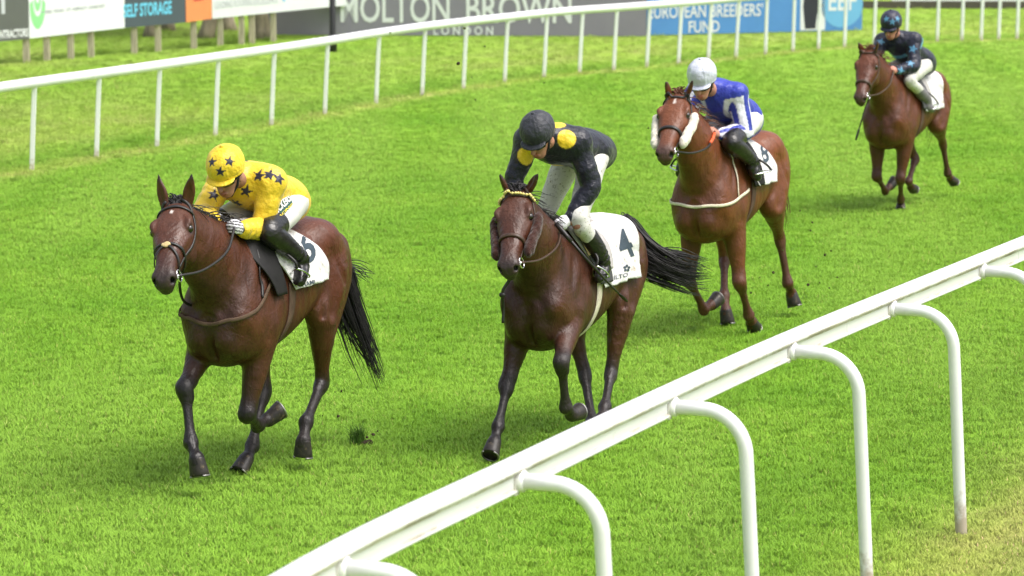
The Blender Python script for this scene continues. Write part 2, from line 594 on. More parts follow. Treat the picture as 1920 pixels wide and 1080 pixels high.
rs_.inputs[2].default_value = .75; rs_.inputs[3].default_value = 1.3
mm = N('ShaderNodeMath'); mm.operation = 'MULTIPLY'
lk = ng.links.new
lk(gi.outputs[0], dp.inputs['Mesh']); lk(named('dens'), dp.inputs['Density'])
lk(dp.outputs['Points'], ip.inputs['Points']); lk(ci.outputs[0], ip.inputs['Instance'])
lk(rv.outputs[0], ip.inputs['Rotation'])
lk(rs_.outputs[1], mm.inputs[0]); lk(named('scl'), mm.inputs[1]); lk(mm.outputs[0], ip.inputs['Scale'])
lk(ip.outputs[0], go.inputs[0])
md = grass.modifiers.new('scatter', 'NODES'); md.node_group = ng

# ------------------------------------------------------------------ near running rail
white_rail = mat('white_plastic', (.80, .80, .81), rough=.32, spec=.5, var=.03, scale=3, dirt=((.42, .34, .24), 2.2, .30))
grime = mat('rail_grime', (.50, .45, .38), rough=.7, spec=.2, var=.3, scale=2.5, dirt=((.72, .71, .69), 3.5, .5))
joint_mat = mat('rail_joint', (.55, .53, .49), rough=.6, var=.1)
post_mat = mat('post_plastic', (.80, .80, .81), rough=.35, spec=.5, var=.03, scale=4, dirt=((.35, .28, .20), 5, .24))
def stain_foot(m, h, colr):
    """splashed soil on the lowest part of the posts"""
    t, p = nodes(m)
    src = p.inputs['Base Color'].links[0].from_socket
    tc = t.nodes.new('ShaderNodeNewGeometry'); sp = t.nodes.new('ShaderNodeSeparateXYZ')
    t.links.new(tc.outputs['Position'], sp.inputs[0])
    nz = t.nodes.new('ShaderNodeTexNoise'); nz.inputs['Scale'].default_value = 30; nz.inputs['Detail'].default_value = 6
    t.links.new(tc.outputs['Position'], nz.inputs['Vector'])
    ad = t.nodes.new('ShaderNodeMath'); ad.operation = 'MULTIPLY_ADD'; ad.inputs[1].default_value = h * 2; ad.inputs[2].default_value = -h
    t.links.new(nz.outputs['Fac'], ad.inputs[0])
    sb = t.nodes.new('ShaderNodeMath'); sb.operation = 'ADD'
    t.links.new(sp.outputs['Z'], sb.inputs[0]); t.links.new(ad.outputs[0], sb.inputs[1])
    mr = t.nodes.new('ShaderNodeMapRange')
    mr.inputs['From Min'].default_value, mr.inputs['From Max'].default_value = 0.0, h
    mr.inputs['To Min'].default_value, mr.inputs['To Max'].default_value = .75, 0
    t.links.new(sb.outputs[0], mr.inputs['Value'])
    mx = t.nodes.new('ShaderNodeMix'); mx.data_type = 'RGBA'
    t.links.new(mr.outputs[0], mx.inputs['Factor']); t.links.new(src, mx.inputs[6]); mx.inputs[7].default_value = (*colr, 1)
    t.links.new(mx.outputs[2], p.inputs['Base Color'])
stain_foot(post_mat, .16, (.30, .22, .13))

NR_Z = 1.325 * K + .035
rail = empty('running_rail', (*NEAR_A, 0), 0)
tag(rail, 'white plastic running rail on gooseneck posts in the right foreground', 'running rail')
AT_PX = [(566, 1112), (640, 1066), (965, 905), (1262, 760), (1483, 657), (1668, 580), (1840, 508)]
at_pts = np.array([ground(u, v, NR_Z - .04)[:2] for u, v in AT_PX])
e0, e1 = unit(at_pts[1] - at_pts[0]), unit(at_pts[-1] - at_pts[-3])
at_pts = np.vstack([at_pts[0] - e0 * 3, at_pts[0] - e0 * 1.5, at_pts[1:], at_pts[-1] + e1 * 2, at_pts[-1] + e1 * 4, at_pts[-1] + e1 * 6, at_pts[-1] + e1 * 9, at_pts[-1] + e1 * 12])
fine = at_pts.copy()
fine[3:-6] = (at_pts[2:-7] + 4 * at_pts[3:-6] + at_pts[4:-5]) / 6
rc = smooth_pts(fine, 12)
rs_len = np.concatenate([[0], np.cumsum(np.linalg.norm(np.diff(rc, axis=0), axis=1))])
rt = np.gradient(rc, axis=0); rt /= np.linalg.norm(rt, axis=1)[:, None]
ker = np.ones(9) / 9
rt = np.column_stack([np.convolve(np.pad(rt[:, i], 4, 'edge'), ker, 'valid') for i in (0, 1)])
def nr(s, o, z):     # along the rail, outwards, up -> local
    q = np.array([np.interp(s, rs_len, rc[:, i]) for i in (0, 1)]); t = unit([np.interp(s, rs_len, rt[:, i]) for i in (0, 1)])
    q = q + np.array([t[1], -t[0]]) * (o - .031) - NEAR_A
    return (q[0], q[1], z)
# profile (outwards, up): rounded cap, recessed web, lower lip
prof = [(-.062, .012), (-.060, .030), (-.045, .043), (-.02, .049), (.02, .049), (.045, .043), (.060, .030), (.062, .012), (.060, .000),
        (.046, -.006), (.040, -.012), (.036, -.022), (.036, -.075), (.039, -.082), (.046, -.086), (.046, -.098), (.038, -.104),
        (-.038, -.104), (-.046, -.098), (-.046, -.086), (-.036, -.075), (-.036, -.022), (-.046, -.006), (-.060, .000)]
posts_s = [rs_len[12 * i] for i in range(1, len(fine) - 1)]
joints = [.2, posts_s[1] - .5, posts_s[4] + .9, posts_s[6] + .8, posts_s[8] + .6, rs_len[-1] - .2]
for a, b in zip(joints[:-1], joints[1:]):
    V, Fc = [], []
    ss = list(np.linspace(a + .003, b - .003, 24))
    for s in ss:
        V += [nr(s, o * .9, NR_Z + (.005 + z) * .9) for o, z in prof]
    n = len(prof)
    k_ = len(ss)
    Fc = [(r * n + j, r * n + (j + 1) % n, (r + 1) * n + (j + 1) % n, (r + 1) * n + j) for r in range(k_ - 1) for j in range(n)] + [tuple(range(n))[::-1], tuple(range((k_ - 1) * n, k_ * n))]
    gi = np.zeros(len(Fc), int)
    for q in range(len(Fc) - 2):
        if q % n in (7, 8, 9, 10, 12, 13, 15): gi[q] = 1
    o = mesh_obj('rail_beam', V, Fc, None, rail, smooth=False, mats=[white_rail, grime], midx=gi)
    bv = o.modifiers.new('round', 'BEVEL'); bv.width = .004; bv.segments = 2
for s in posts_s:
    m = MB()
    P = [nr(s, .031, NR_Z - .04), nr(s, .19, NR_Z - .04)]
    rb = .215
    for i in range(1, 13):
        a = i / 12 * math.pi / 2
        P.append(nr(s, .19 + rb * math.sin(a), NR_Z - .04 - rb * (1 - math.cos(a))))
    for z in (NR_Z - .40, .6, .3, .1, -.06, -.16):
        P.append(nr(s, .405 + .058 * (NR_Z - .24 - z) / (NR_Z - .24), z))
    m.tube(P, .0345, 20)
    o = m.build('post', post_mat, rail)
    c = MB()
    c.tube([nr(s, .030, NR_Z - .04), nr(s, .036, NR_Z - .04), nr(s, .055, NR_Z - .04), nr(s, .062, NR_Z - .04)], [.045, .047, .047, .039], 20)
    cz = c.build('collar', post_mat, o)
    pl = MB()
    pl.box(nr(s - .035, .0355, NR_Z - .055), (.05, .004, .078), rz=math.atan2(NEAR_DIR[1], NEAR_DIR[0]))
    pl.build('bracket', joint_mat, o, smooth=False)

# ------------------------------------------------------------------ far running rail
far_mat = mat('far_rail_plastic', (.80, .80, .82), rough=.4, spec=.4, var=.03, scale=2)
far_post = mat('far_post_plastic', (.80, .80, .82), rough=.45, spec=.4, var=.05, scale=3)
stain_foot(far_post, .14, (.38, .30, .18))
frail = empty('running_rail', (0, 0, 0))
tag(frail, 'long white running rail on straight posts curving across the far side of the track', 'running rail')
FR_Z = 1.10 * K
ext = np.vstack([far_pts[0] - (far_pts[1] - far_pts[0]) * 3, far_pts, far_pts[-1] + [2.5, -.2]])
cv = smooth_pts(np.column_stack([ext, np.full(len(ext), FR_Z)]), 4)
m = MB(); m.tube(cv, .059, 14)
m.build('rail_beam', far_mat, frail)
for i, p in enumerate(far_pts):
    lean = -.05 if p[1] < 55 else -.02
    m = MB()
    m.tube([(p[0] + lean, p[1], -.03), (p[0] + lean * .5, p[1], FR_Z * .5), (p[0], p[1], FR_Z - .04)], .038, 4, flat=((1, .1, 0), 1.0))
    o = m.build('post', far_post, frail, smooth=False)
    bv = o.modifiers.new('round', 'BEVEL'); bv.width = .008; bv.segments = 2

# ------------------------------------------------------------------ lettering
FONT_CACHE = {}
def text_mesh(s, size, align='CENTER', bold=0.0, width=1.0, sub=0):
    cu = bpy.data.curves.new('lettering', 'FONT')
    cu.body = s; cu.size = size; cu.align_x = align; cu.align_y = 'BOTTOM_BASELINE' if hasattr(cu, 'align_y') else 'TOP'
    cu.offset = bold
    cu.resolution_u = 3
    o = bpy.data.objects.new('lettering', cu)
    COL.objects.link(o)
    dg = bpy.context.evaluated_depsgraph_get(); dg.update()
    me = bpy.data.meshes.new_from_object(o.evaluated_get(dg))
    bm = bmesh.new(); bm.from_mesh(me)
    bmesh.ops.triangulate(bm, faces=bm.faces)
    for _ in range(sub):
        bmesh.ops.subdivide_edges(bm, edges=bm.edges, cuts=1)
        bmesh.ops.triangulate(bm, faces=bm.faces)
    V = np.array([[v.co.x * width, v.co.y] for v in bm.verts]); F = [[v.index for v in f.verts] for f in bm.faces]
    bm.verts.ensure_lookup_table()
    bm.free()
    bpy.data.objects.remove(o); bpy.data.curves.remove(cu); bpy.data.meshes.remove(me)
    return V, F
def serif(V, F):
    return V, F
def paint(name='sign_colour', c=(.8, .8, .8), r=.5):
    return mat(name, c, rough=r, spec=.3, var=.03, scale=4)
P_WHITE, P_SLATE, P_ORANGE = paint('sign_white', (.74, .75, .79)), paint('sign_slate', (.075, .095, .115)), paint('sign_orange', (.78, .27, .11))
P_GREY, P_GREEN, P_CYAN = paint('sign_grey', (.115, .12, .115)), paint('sign_green', (.27, .72, .28)), paint('sign_cyan', (.16, .56, .80))
P_PURPLE, P_BLUE = paint('banner_mauve', (.25, .23, .29)), paint('banner_blue', (.09, .25, .57))
P_FAINT, P_INK, P_PALE = paint('sign_faint', (.52, .54, .58)), paint('sign_ink', (.33, .34, .37)), paint('sign_pale', (.70, .71, .74))
P_DARK = paint('banner_black', (.035, .035, .05)); P_LBLUE = paint('banner_sky', (.16, .42, .70)); P_RED = paint('sign_red', (.6, .06, .06))
wood = mat('weathered_wood', (.42, .37, .28), rough=.85, spec=.2, var=.3, scale=6, stretch=(4, 4, .6))
wood_dark = mat('board_back', (.10, .085, .07), rough=.9, var=.2)

def plane_frame(a, b):
    a, b = np.array(a, float), np.array(b, float)
    ex = unit(np.append(b - a, 0)); n = np.array([ex[1], -ex[0], 0])     # n faces the camera side
    return a, ex, n, np.linalg.norm(b - a)
def sign_board(name, label, cat, a, b, z0, z1, face, group=None, posts=(), thick=.04, za=None):
    """upright panel from a to b (ground points); z0 may be a pair (bottom at a, bottom at b)"""
    a, ex, n, Ln = plane_frame(a, b)
    z0 = z0 if isinstance(z0, tuple) else (z0, z0)
    z1 = z1 if isinstance(z1, tuple) else (z1, z1)
    root = empty(name, (a[0], a[1], 0)); tag(root, label, cat, group)
    V = []
    for off in (0, -thick):
        for s, zz in ((0, z0[0]), (Ln, z0[1]), (Ln, z1[1]), (0, z1[0])):
            q = ex * s + n * off
            V.append((q[0], q[1], zz))
    F = [(0, 1, 2, 3), (7, 6, 5, 4), (0, 4, 5, 1), (1, 5, 6, 2), (2, 6, 7, 3), (3, 7, 4, 0)]
    panel = mesh_obj('panel', V, F, face, root, smooth=False)
    def at(s, z, off=.006):
        s, z = s * K, z * K
        zz = z0[0] + (z0[1] - z0[0]) * s / Ln + z
        q = ex * s + n * off
        return (q[0], q[1], zz)
    def write(txt, s, z, size, m, bold=0.0, width=1.0, align='CENTER', nm='lettering', fit=None):
        V2, F2 = text_mesh(txt, size, align, bold, width)
        if fit:
            V2[:, 0] = (V2[:, 0] - V2[:, 0].mean()) ; V2[:, 0] *= fit / np.ptp(V2[:, 0]); V2[:, 0] -= (V2[:, 0].max() + V2[:, 0].min()) / 2
        return mesh_obj(nm, [at(s + x, z + y) for x, y in V2], F2, m, panel, smooth=False)
    def shape(nm, poly, m, off=.005):
        return mesh_obj(nm, [at(x, y, off) for x, y in poly], [tuple(range(len(poly)))], m, panel, smooth=False)
    for s in posts:
        mb = MB()
        q0 = at(s, 0, -thick - .055)
        zb = z0[0] + (z0[1] - z0[0]) * s * K / Ln
        mb.box((q0[0], q0[1], (zb + .5) / 2 - .1), (.16, .09, zb + .7), rz=math.atan2(ex[1], ex[0]) + R(35))
        mb.build('post', wood, root, smooth=False)
    return root, at, write, shape, Ln / K

GL = lambda u, v: ground(u, v)[:2]
A0, A1 = GL(57, 118), GL(598, 72)
adir = unit(A1 - A0)
def on_line(u):      # where the hoarding line is seen at pixel column u
    d = ray(u, 100); d = d[:2] / d[1]
    M = np.array([[d[0], -adir[0]], [d[1], -adir[1]]])
    k = np.linalg.solve(M, A0)
    return d * k[0]
def zat(u, v):
    p = on_line(u); d = ray(u, v)
    return CAM_H + d[2] / d[1] * p[1]
TOP = 1.6
Pm = on_line(-120)
r_, at_, wr, sh, Ln = sign_board('hoarding', 'dark grey advertising board ending in CONTRACTORS at the left edge', 'hoarding', on_line(-200), on_line(55),
                                 (zat(-200, 96), zat(55, 73)), TOP, P_GREY, 'advertising hoardings on wooden posts', posts=(.4, 1.6, 2.35))
wr('KY CONTRACTORS', Ln - .02, .055, .20, P_WHITE, .006, .62, 'RIGHT')
wr('LIFT', Ln - .42, .50, .95, P_FAINT, .012, .8, 'RIGHT')
r_, at_, wr, sh, Ln = sign_board('hoarding', 'white advertising board with a green swoosh emblem and small grey print', 'hoarding', on_line(56), on_line(235),
                                 (zat(56, 72), zat(235, 52)), TOP, P_WHITE, 'advertising hoardings on wooden posts', posts=(.02, .55, 1.18, 1.72))
arc = lambda cx, cz, rx, rz, a0, a1, n=20: [(cx + rx * math.cos(a0 + (a1 - a0) * i / n), cz + rz * math.sin(a0 + (a1 - a0) * i / n)) for i in range(n + 1)]
sh('emblem', arc(.22, .62, .20, .46, math.pi, 2 * math.pi) + arc(.22, .68, .12, .30, 2 * math.pi, math.pi), P_GREEN)
sh('emblem', arc(.22, .68, .085, .20, math.pi, 2 * math.pi) + arc(.22, .72, .05, .10, 2 * math.pi, math.pi), P_GREEN)
wr('BUILDING · TOOLING · CITY · HOSPITALITY · CONNECTIVITY', 1.15, .42, .085, P_INK, .001, .72)
r_, at_, wr, sh, Ln = sign_board('hoarding', 'slate blue advertising board reading SELF STORAGE in light blue', 'hoarding', on_line(236), on_line(349),
                                 (zat(236, 52), zat(349, 42)), TOP, P_SLATE, 'advertising hoardings on wooden posts', posts=(.35, 1.02))
wr('SELF STORAGE', .62, .20, .33, P_CYAN, .010, .62)
r_, at_, wr, sh, Ln = sign_board('hoarding', 'small orange advertising board between the slate and the white one', 'hoarding', on_line(350), on_line(398),
                                 (zat(350, 42), zat(398, 35)), TOP, P_ORANGE, 'advertising hoardings on wooden posts', posts=(.33,))
sh('emblem', [(.22, .38), (.50, .38), (.50, .46), (.22, .46)], P_RED)
r_, at_, wr, sh, Ln = sign_board('hoarding', 'long white advertising board reading LEADING ROOFING EXCELLENCE', 'hoarding', on_line(399), on_line(620),
                                 (zat(399, 35), zat(620, 13)), TOP, P_PALE, 'advertising hoardings on wooden posts', posts=(.35, .98, 1.3, 1.95))
wr('LEADING ROOFING EXCELLENCE', 1.02, .19, .19, P_FAINT, .003, .66)
sh('emblem', [(2.05, .32), (2.15, .18), (2.19, .22), (2.12, .36)], P_LBLUE)
r_, at_, wr, sh, Ln = sign_board('hoarding', 'plain white board just right of the black lamp post', 'hoarding', on_line(627), on_line(682),
                                 (zat(627, 12), zat(682, 9)), TOP, P_PALE, 'advertising hoardings on wooden posts', posts=(.45,))
# black lamp post
lp = ground(624, 97)
black_paint = mat('black_paint', (.02, .02, .022), rough=.5, var=.1)
t_ = empty('lamp_post', (lp[0], lp[1], 0)); tag(t_, 'slim black lamp post standing between two white hoardings', 'lamp post')
m = MB(); m.tube([(0, 0, -.05), (0, 0, .25), (0, 0, .30), (0, 0, 3.6)], [.075, .075, .055, .045], 12); m.build('pole', black_paint, t_)
m = MB(); m.tube([(0, 0, 3.6), (0, -.1, 3.85), (0, -.45, 3.95), (0, -.8, 3.92)], [.045, .04, .035, .03], 10); m.build('bracket_arm', black_paint, t_)
m = MB(); m.tube([(0, -.75, 3.90), (0, -.9, 3.90), (0, -1.15, 3.88), (0, -1.3, 3.86)], [.05, .10, .10, .05], 12, flat=((1, 0, 0), .5)); m.build('lamp_head', black_paint, t_)

def px_board(name, label, u0, u1, v0, v1, top, face, group):
    a, b = GL(u0, v0), GL(u1, v1)
    return sign_board(name, label, 'banner', a, b, (.02, .02), top * K, face, group, thick=.03)
r_, at_, wr, sh, Ln = px_board('banner', 'mauve grey banner reading MOLTON BROWN LONDON behind the rail', 503, 1212, 67, 70, 1.5, P_PURPLE, 'banners behind the bend')
pxm = Ln / 709
wr('MOLTON', (742 - 503) * pxm, .27, .80, P_WHITE, .012, fit=205 * pxm)
wr('BROWN', (974 - 503) * pxm, .27, .80, P_WHITE, .012, fit=197 * pxm)
wr('L O N D O N', (870 - 503) * pxm, .015, .24, P_WHITE, .006, fit=112 * pxm)
r_, at_, wr, sh, Ln = px_board('banner', "blue banner reading EUROPEAN BREEDERS' FUND with an EBF emblem", 1213, 1616, 68, 58, 1.5, P_BLUE, 'banners behind the bend')
pxm = Ln / 403
wr("EUROPEAN BREEDERS'", (1321 - 1213) * pxm, .34, .36, P_PALE, .004, fit=212 * pxm)
wr('FUND', (1318 - 1213) * pxm, .035, .33, P_PALE, .004, fit=57 * pxm)
sh('emblem', [((u - 1213) * pxm, z) for u, z in ((1498, .02), (1545, .02), (1545, 1.2), (1498, 1.2))], P_PALE, .004)
sh('emblem', [((u - 1213) * pxm, z) for u, z in ((1507, .05), (1527, .05), (1530, .35), (1540, .52), (1532, .75), (1520, 1.1), (1506, .95), (1503, .5))], P_DARK, .007)
sh('emblem', arc((1577 - 1213) * pxm, .52, .48, .46, 0, 2 * math.pi, 32)[:-1], P_LBLUE, .004)
wr('EBF', (1577 - 1213) * pxm, .42, .56, P_PALE, .008, .78)
r_, at_, wr, sh, Ln = px_board('banner', 'pale grey banner along the top right edge of the bend', 1672, 1990, 13, 11, 1.3, P_WHITE, 'banners behind the bend')
sh('emblem', [(.35, .25), (.62, .25), (.62, .33), (.35, .33)], P_RED)
m = MB()
k0, k1 = GL(1612, 16), GL(1995, 17)
mid = (k0 + k1) / 2; kd = k1 - k0
m.box((mid[0], mid[1] + .05, .07), (np.linalg.norm(kd), .09, .17), rz=math.atan2(kd[1], kd[0]))
o = m.build('timber_edging', wood_dark, smooth=False); tag(o, 'low brown timber edging under the pale banner at top right', 'edging')

# ------------------------------------------------------------------ trees behind the hoardings
bark = mat('bark', (.30, .25, .19), rough=.9, spec=.15, var=.35, scale=9, bump=.02, bscale=14, stretch=(2, 2, .4))
leafm = mat('leaf', (.05, .10, .02), rough=.6, spec=.2, var=.35, scale=3)
def tree(u, y, h, r, label, lean=0.0, seed=1):
    rs = np.random.default_rng(seed)
    p = at_depth(u, 60, y * K)
    t_ = empty('broadleaf_tree', (p[0], p[1], 0)); tag(t_, label, 'tree', 'trees behind the hoardings')
    m = MB()
    m.tube([(0, 0, -.1), (lean * .1, 0, .15), (lean * .3, 0, .6), (lean * .6, 0, 1.6), (lean, 0, h * .6)], [r * 1.7, r * 1.2, r, r * .8, r * .35], 12)
    for k in range(6):
        a = rs.uniform(0, 6.28); z0 = rs.uniform(.9, h * .5)
        m.tube([(lean * .4, 0, z0), (lean * .5 + math.cos(a) * .7, math.sin(a) * .7, z0 + .8), (lean * .5 + math.cos(a) * 1.3, math.sin(a) * 1.3, z0 + 1.7)], [r * .4, r * .25, r * .08], 7)
    m.build('trunk', bark, t_)
    V, F = [], []
    cl = [(rs.normal(size=3) * [1.0, 1.0, .8] + [lean, 0, h * .72]) for _ in range(26)]
    for c in cl:
        for _ in range(70):
            q = c + rs.normal(size=3) * .42
            a = unit(rs.normal(size=3)); b = unit(np.cross(a, rs.normal(size=3)))
            s = rs.uniform(.05, .10); i = len(V)
            V += [q - a * s, q + b * s * .5, q + a * s, q - b * s * .5]; F.append((i, i + 1, i + 2, i + 3))
    mesh_obj('crown', V, np.array(F), leafm, t_, smooth=False)
tree(283, 67, 5.5, .11, 'slim brown tree seen under the slate blue board', .2, 1)
tree(316, 69, 5, .10, 'thin reddish trunk under the right end of the slate board', -.1, 2)
tree(384, 66.5, 6, .12, 'leaning brown tree under the orange board', .6, 3)
tree(428, 69, 6, .13, 'dark brown tree under the left end of the long white board', -.3, 4)
tree(490, 66.5, 6.5, .17, 'pale broad trunk flaring at the foot under the long white board', -.25, 5)
# ------------------------------------------------------------------ horses
def catm(xs, ys):
    """smooth interpolation table"""
    D = smooth_pts(np.column_stack([xs, ys]), 6)
    o = np.argsort(D[:, 0])
    return D[o, 0], D[o, 1:]
TRUNK = np.array([
    # x, top, bottom, widest height, half width, top exponent
    (-1.25, 1.34, 1.22, 1.28, .07, 2.0), (-1.17, 1.44, 1.14, 1.27, .16, 2.0), (-1.06, 1.52, 1.09, 1.28, .225, 2.0),
    (-.92, 1.585, 1.11, 1.30, .250, 2.1), (-.77, 1.60, 1.09, 1.28, .255, 2.1), (-.60, 1.565, 1.03, 1.24, .255, 2.1),
    (-.40, 1.545, .94, 1.20, .272, 2.1), (-.20, 1.575, .875, 1.16, .268, 2.0), (-.05, 1.615, .850, 1.13, .250, 1.8),
    (.08, 1.600, .830, 1.12, .245, 1.7), (.22, 1.49, .820, 1.10, .245, 1.8), (.34, 1.36, .830, 1.08, .225, 2.0),
    (.42, 1.25, .890, 1.09, .165, 2.0), (.47, 1.17, .98, 1.10, .07, 2.0)])
TRUNK[:, 0] = np.where(TRUNK[:, 0] < 0, TRUNK[:, 0] * .94, TRUNK[:, 0])
TX, TY = catm(TRUNK[:, 0], TRUNK[:, 1:])
def trunk_part(girth=1.0):
    def f(X):
        xs = X[..., 0] if X.ndim != 4 else X[:, :1, :1, 0]
        x = np.clip(xs, TX[0], TX[-1])
        g = [np.interp(x, TX, TY[:, i]).astype(X.dtype) for i in range(5)]
        top, bot, zc, w, pe = g
        w = w * girth
        z = X[..., 2] - zc
        rz = np.where(z > 0, top - zc, zc - bot)
        pe = np.where(z > 0, pe, 2.15)
        a, b = np.abs(X[..., 1]) / w, np.abs(z) / rz
        e = (a ** pe + b ** pe + 1e-9) ** (1 / pe)
        d = (e - 1) * np.minimum(w, rz)
        dx = np.abs(xs - x)
        return np.where(dx > 0, np.sqrt(np.maximum(d, 0) ** 2 + dx ** 2), d)
    return Part(f, (-1.27, -.3, .84), (.49, .3, 1.66), .03)
HEAD = np.array([
    # s from poll to nose, dorsal edge, ventral edge, half width
    (-.05, -.03, -.10, .045), (.0, .012, -.15, .072), (.07, .030, -.195, .088), (.15, .036, -.225, .101), (.21, .034, -.24, .100),
    (.28, .026, -.232, .086), (.35, .018, -.195, .070), (.42, .012, -.155, .058), (.49, .010, -.130, .052), (.545, .008, -.122, .056),
    (.585, -.004, -.118, .055), (.615, -.026, -.108, .045), (.635, -.055, -.085, .020)])
HEAD[:, 3] *= 1.17; HEAD[:, 2] *= 1.05
HX, HY = catm(HEAD[:, 0], HEAD[:, 1:])

def ray_sphere(u, v, c, r, near=True):
    """point seen at (u, v) at distance r from c"""
    d = ray(u, v)
    oc = C0 - c
    b = oc @ d
    disc = b * b - (oc @ oc - r * r)
    if disc <= 0:
        q = C0 + d * (-b)
        return c + unit(q - c) * min(np.linalg.norm(q - c), r * 1.08)
    s = math.sqrt(disc)
    return C0 + d * (-b - s if near else -b + s)

class Frame:
    def __init__(self, xy, yaw, dz, s=1.0):
        self.s = s
        self.o = np.array([xy[0], xy[1], dz])
        f = np.array([-math.sin(yaw), -math.cos(yaw), 0])
        self.M = np.array([f, [-f[1], f[0], 0], [0, 0, 1]])           # rows: forward, left, up in the field
        self.rz = math.atan2(f[1], f[0])
    def w(self, p):
        return self.o + self.s * (np.asarray(p, float) @ self.M)
    def l(self, p):
        return (np.asarray(p, float) - self.o) @ self.M.T / self.s
    def plane(self, u, v, y=0.0):
        """point seen at (u, v) in the lengthwise plane at offset y (local coordinates)"""
        d = self.M @ ray(u, v); c = self.l(C0)
        return c + d * ((y - c[1]) / d[1])
    def xplane(self, u, v, x):
        d = self.M @ ray(u, v); c = self.l(C0)
        return c + d * ((x - c[0]) / d[0])
    def sph(self, u, v, c, r, near=True):
        return self.l(ray_sphere(u, v, self.w(c), r * self.s, near))

def hoof_mesh(cor, toe, lat, mb_h, mb_s, size=1.0):
    """horn cone from the coronet to the ground edge plus an iron shoe; axis cor->toe runs down the front of the hoof"""
    ax = unit(toe - cor)
    lat = unit(lat - ax * (lat @ ax))
    fr = np.cross(lat, ax)                                       # out of the front of the hoof
    V = []
    n = 22
    rows = ((-.012, .043, .045, 0), (.0, .048, .050, 0), (.006, .0495, .0515, .001), (.035, .053, .055, .005), (.075, .058, .061, .011), (.098, .061, .064, .015), (.104, .058, .061, .015))
    for h, rl, rf, sh in rows:
        for j in range(n):
            a = 2 * math.pi * j / n
            ca, sa = math.cos(a), math.sin(a)
            back = .82 if ca < 0 else 1.0
            V.append(cor + (ax * h + fr * (sh - .006 + rf * ca * back) + lat * rl * sa) * size)
    F = []
    for i in range(len(rows) - 1):
        for j in range(n):
            a, b = i * n + j, i * n + (j + 1) % n
            F.append((a, b, b + n, a + n))
    k = len(V); V.append(cor + (ax * .090 + fr * .01) * size)
    F += [((len(rows) - 1) * n + j, (len(rows) - 1) * n + (j + 1) % n, k) for j in range(n)]
    F.append(tuple(range(n))[::-1])
    mb_h.add(V, F)
    ring = []
    for j in range(n + 1):
        a = math.pi * .78 * (2 * j / n - 1)
        ring.append(cor + (ax * .107 + fr * (.009 + .060 * math.cos(a) * (.84 if math.cos(a) < 0 else 1)) + lat * .058 * math.sin(a)) * size)
    mb_s.tube(ring, .0065 * size, 6)

coat_mats = {}
def coat(name, rough=.46):
    m = coat_base(name, rough)
    t, p = nodes(m); L = t.links
    tc = t.nodes.new('ShaderNodeTexCoord')
    mp = t.nodes.new('ShaderNodeMapping'); mp.inputs['Scale'].default_value = (1.0, 1.0, .55); mp.inputs['Rotation'].default_value = (0, .5, 0)
    L.new(tc.outputs['Object'], mp.inputs['Vector'])
    n1 = t.nodes.new('ShaderNodeTexNoise'); n1.inputs['Scale'].default_value = 7; n1.inputs['Detail'].default_value = 3; n1.inputs['Distortion'].default_value = .8
    L.new(mp.outputs[0], n1.inputs['Vector'])
    v = t.nodes.new('ShaderNodeTexVoronoi'); v.feature = 'DISTANCE_TO_EDGE'; v.inputs['Scale'].default_value = 9
    n2 = t.nodes.new('ShaderNodeTexNoise'); n2.inputs['Scale'].default_value = 5
    va = t.nodes.new('ShaderNodeVectorMath'); va.operation = 'MULTIPLY_ADD'; va.inputs[1].default_value = (.3, .3, .3)
    L.new(n2.outputs['Color'], va.inputs[0]); L.new(tc.outputs['Object'], va.inputs[2]); L.new(va.outputs[0], v.inputs['Vector'])
    vr = t.nodes.new('ShaderNodeMapRange'); vr.inputs['From Max'].default_value = .05; vr.inputs['To Min'].default_value = .035; vr.inputs['To Max'].default_value = 0
    L.new(v.outputs[0], vr.inputs['Value'])
    ad = t.nodes.new('ShaderNodeMath'); ad.operation = 'ADD'
    L.new(n1.outputs['Fac'], ad.inputs[0]); L.new(vr.outputs[0], ad.inputs[1])
    bp = t.nodes.new('ShaderNodeBump'); bp.inputs['Strength'].default_value = .6; bp.inputs['Distance'].default_value = .035
    L.new(ad.outputs[0], bp.inputs['Height'])
    old = p.inputs['Normal'].links[0].from_node
    L.new(bp.outputs[0], old.inputs['Normal'])
    # damp, sweaty patches shine more
    w = t.nodes.new('ShaderNodeTexNoise'); w.inputs['Scale'].default_value = 4; w.inputs['Detail'].default_value = 6
    L.new(tc.outputs['Object'], w.inputs['Vector'])
    wr = t.nodes.new('ShaderNodeMapRange'); wr.inputs['From Min'].default_value, wr.inputs['From Max'].default_value = .35, .65
    wr.inputs['To Min'].default_value, wr.inputs['To Max'].default_value = rough - .12, rough + .14
    L.new(w.outputs['Fac'], wr.inputs['Value']); L.new(wr.outputs[0], p.inputs['Roughness'])
    return m
def coat_base(name, rough):
    m = mat(name, (1, 1, 1), rough=rough, spec=.42, var=.20, scale=11, bump=.0045, bscale=60, attr=True, coat=.06, stretch=(1, 1, .6), dirt=((.26, .19, .14), 120, .255))
    return m
HORN = mat('hoof_horn', (.028, .023, .021), rough=.45, spec=.4, var=.35, scale=40, dirt=((.16, .12, .07), 22, .36))
IRON = mat('shoe_iron', (.30, .29, .28), rough=.5, metal=1.0, var=.2)
LEATHER = mat('black_leather', (.018, .016, .015), rough=.42, spec=.5, var=.3, scale=30)
LEATHER_BR = mat('brown_leather', (.055, .028, .016), rough=.45, spec=.5, var=.3, scale=30)
STEEL = mat('bit_steel', (.75, .75, .76), rough=.2, metal=1.0, var=.05)
EYE = mat('horse_eye', (.012, .008, .006), rough=.06, spec=.8, var=.1)
HAIR_BLACK = mat('black_hair', (.013, .011, .011), rough=.45, spec=.45, var=.3, scale=60)
HAIR_BROWN = mat('chestnut_hair', (.11, .040, .018), rough=.5, spec=.35, var=.3, scale=60)

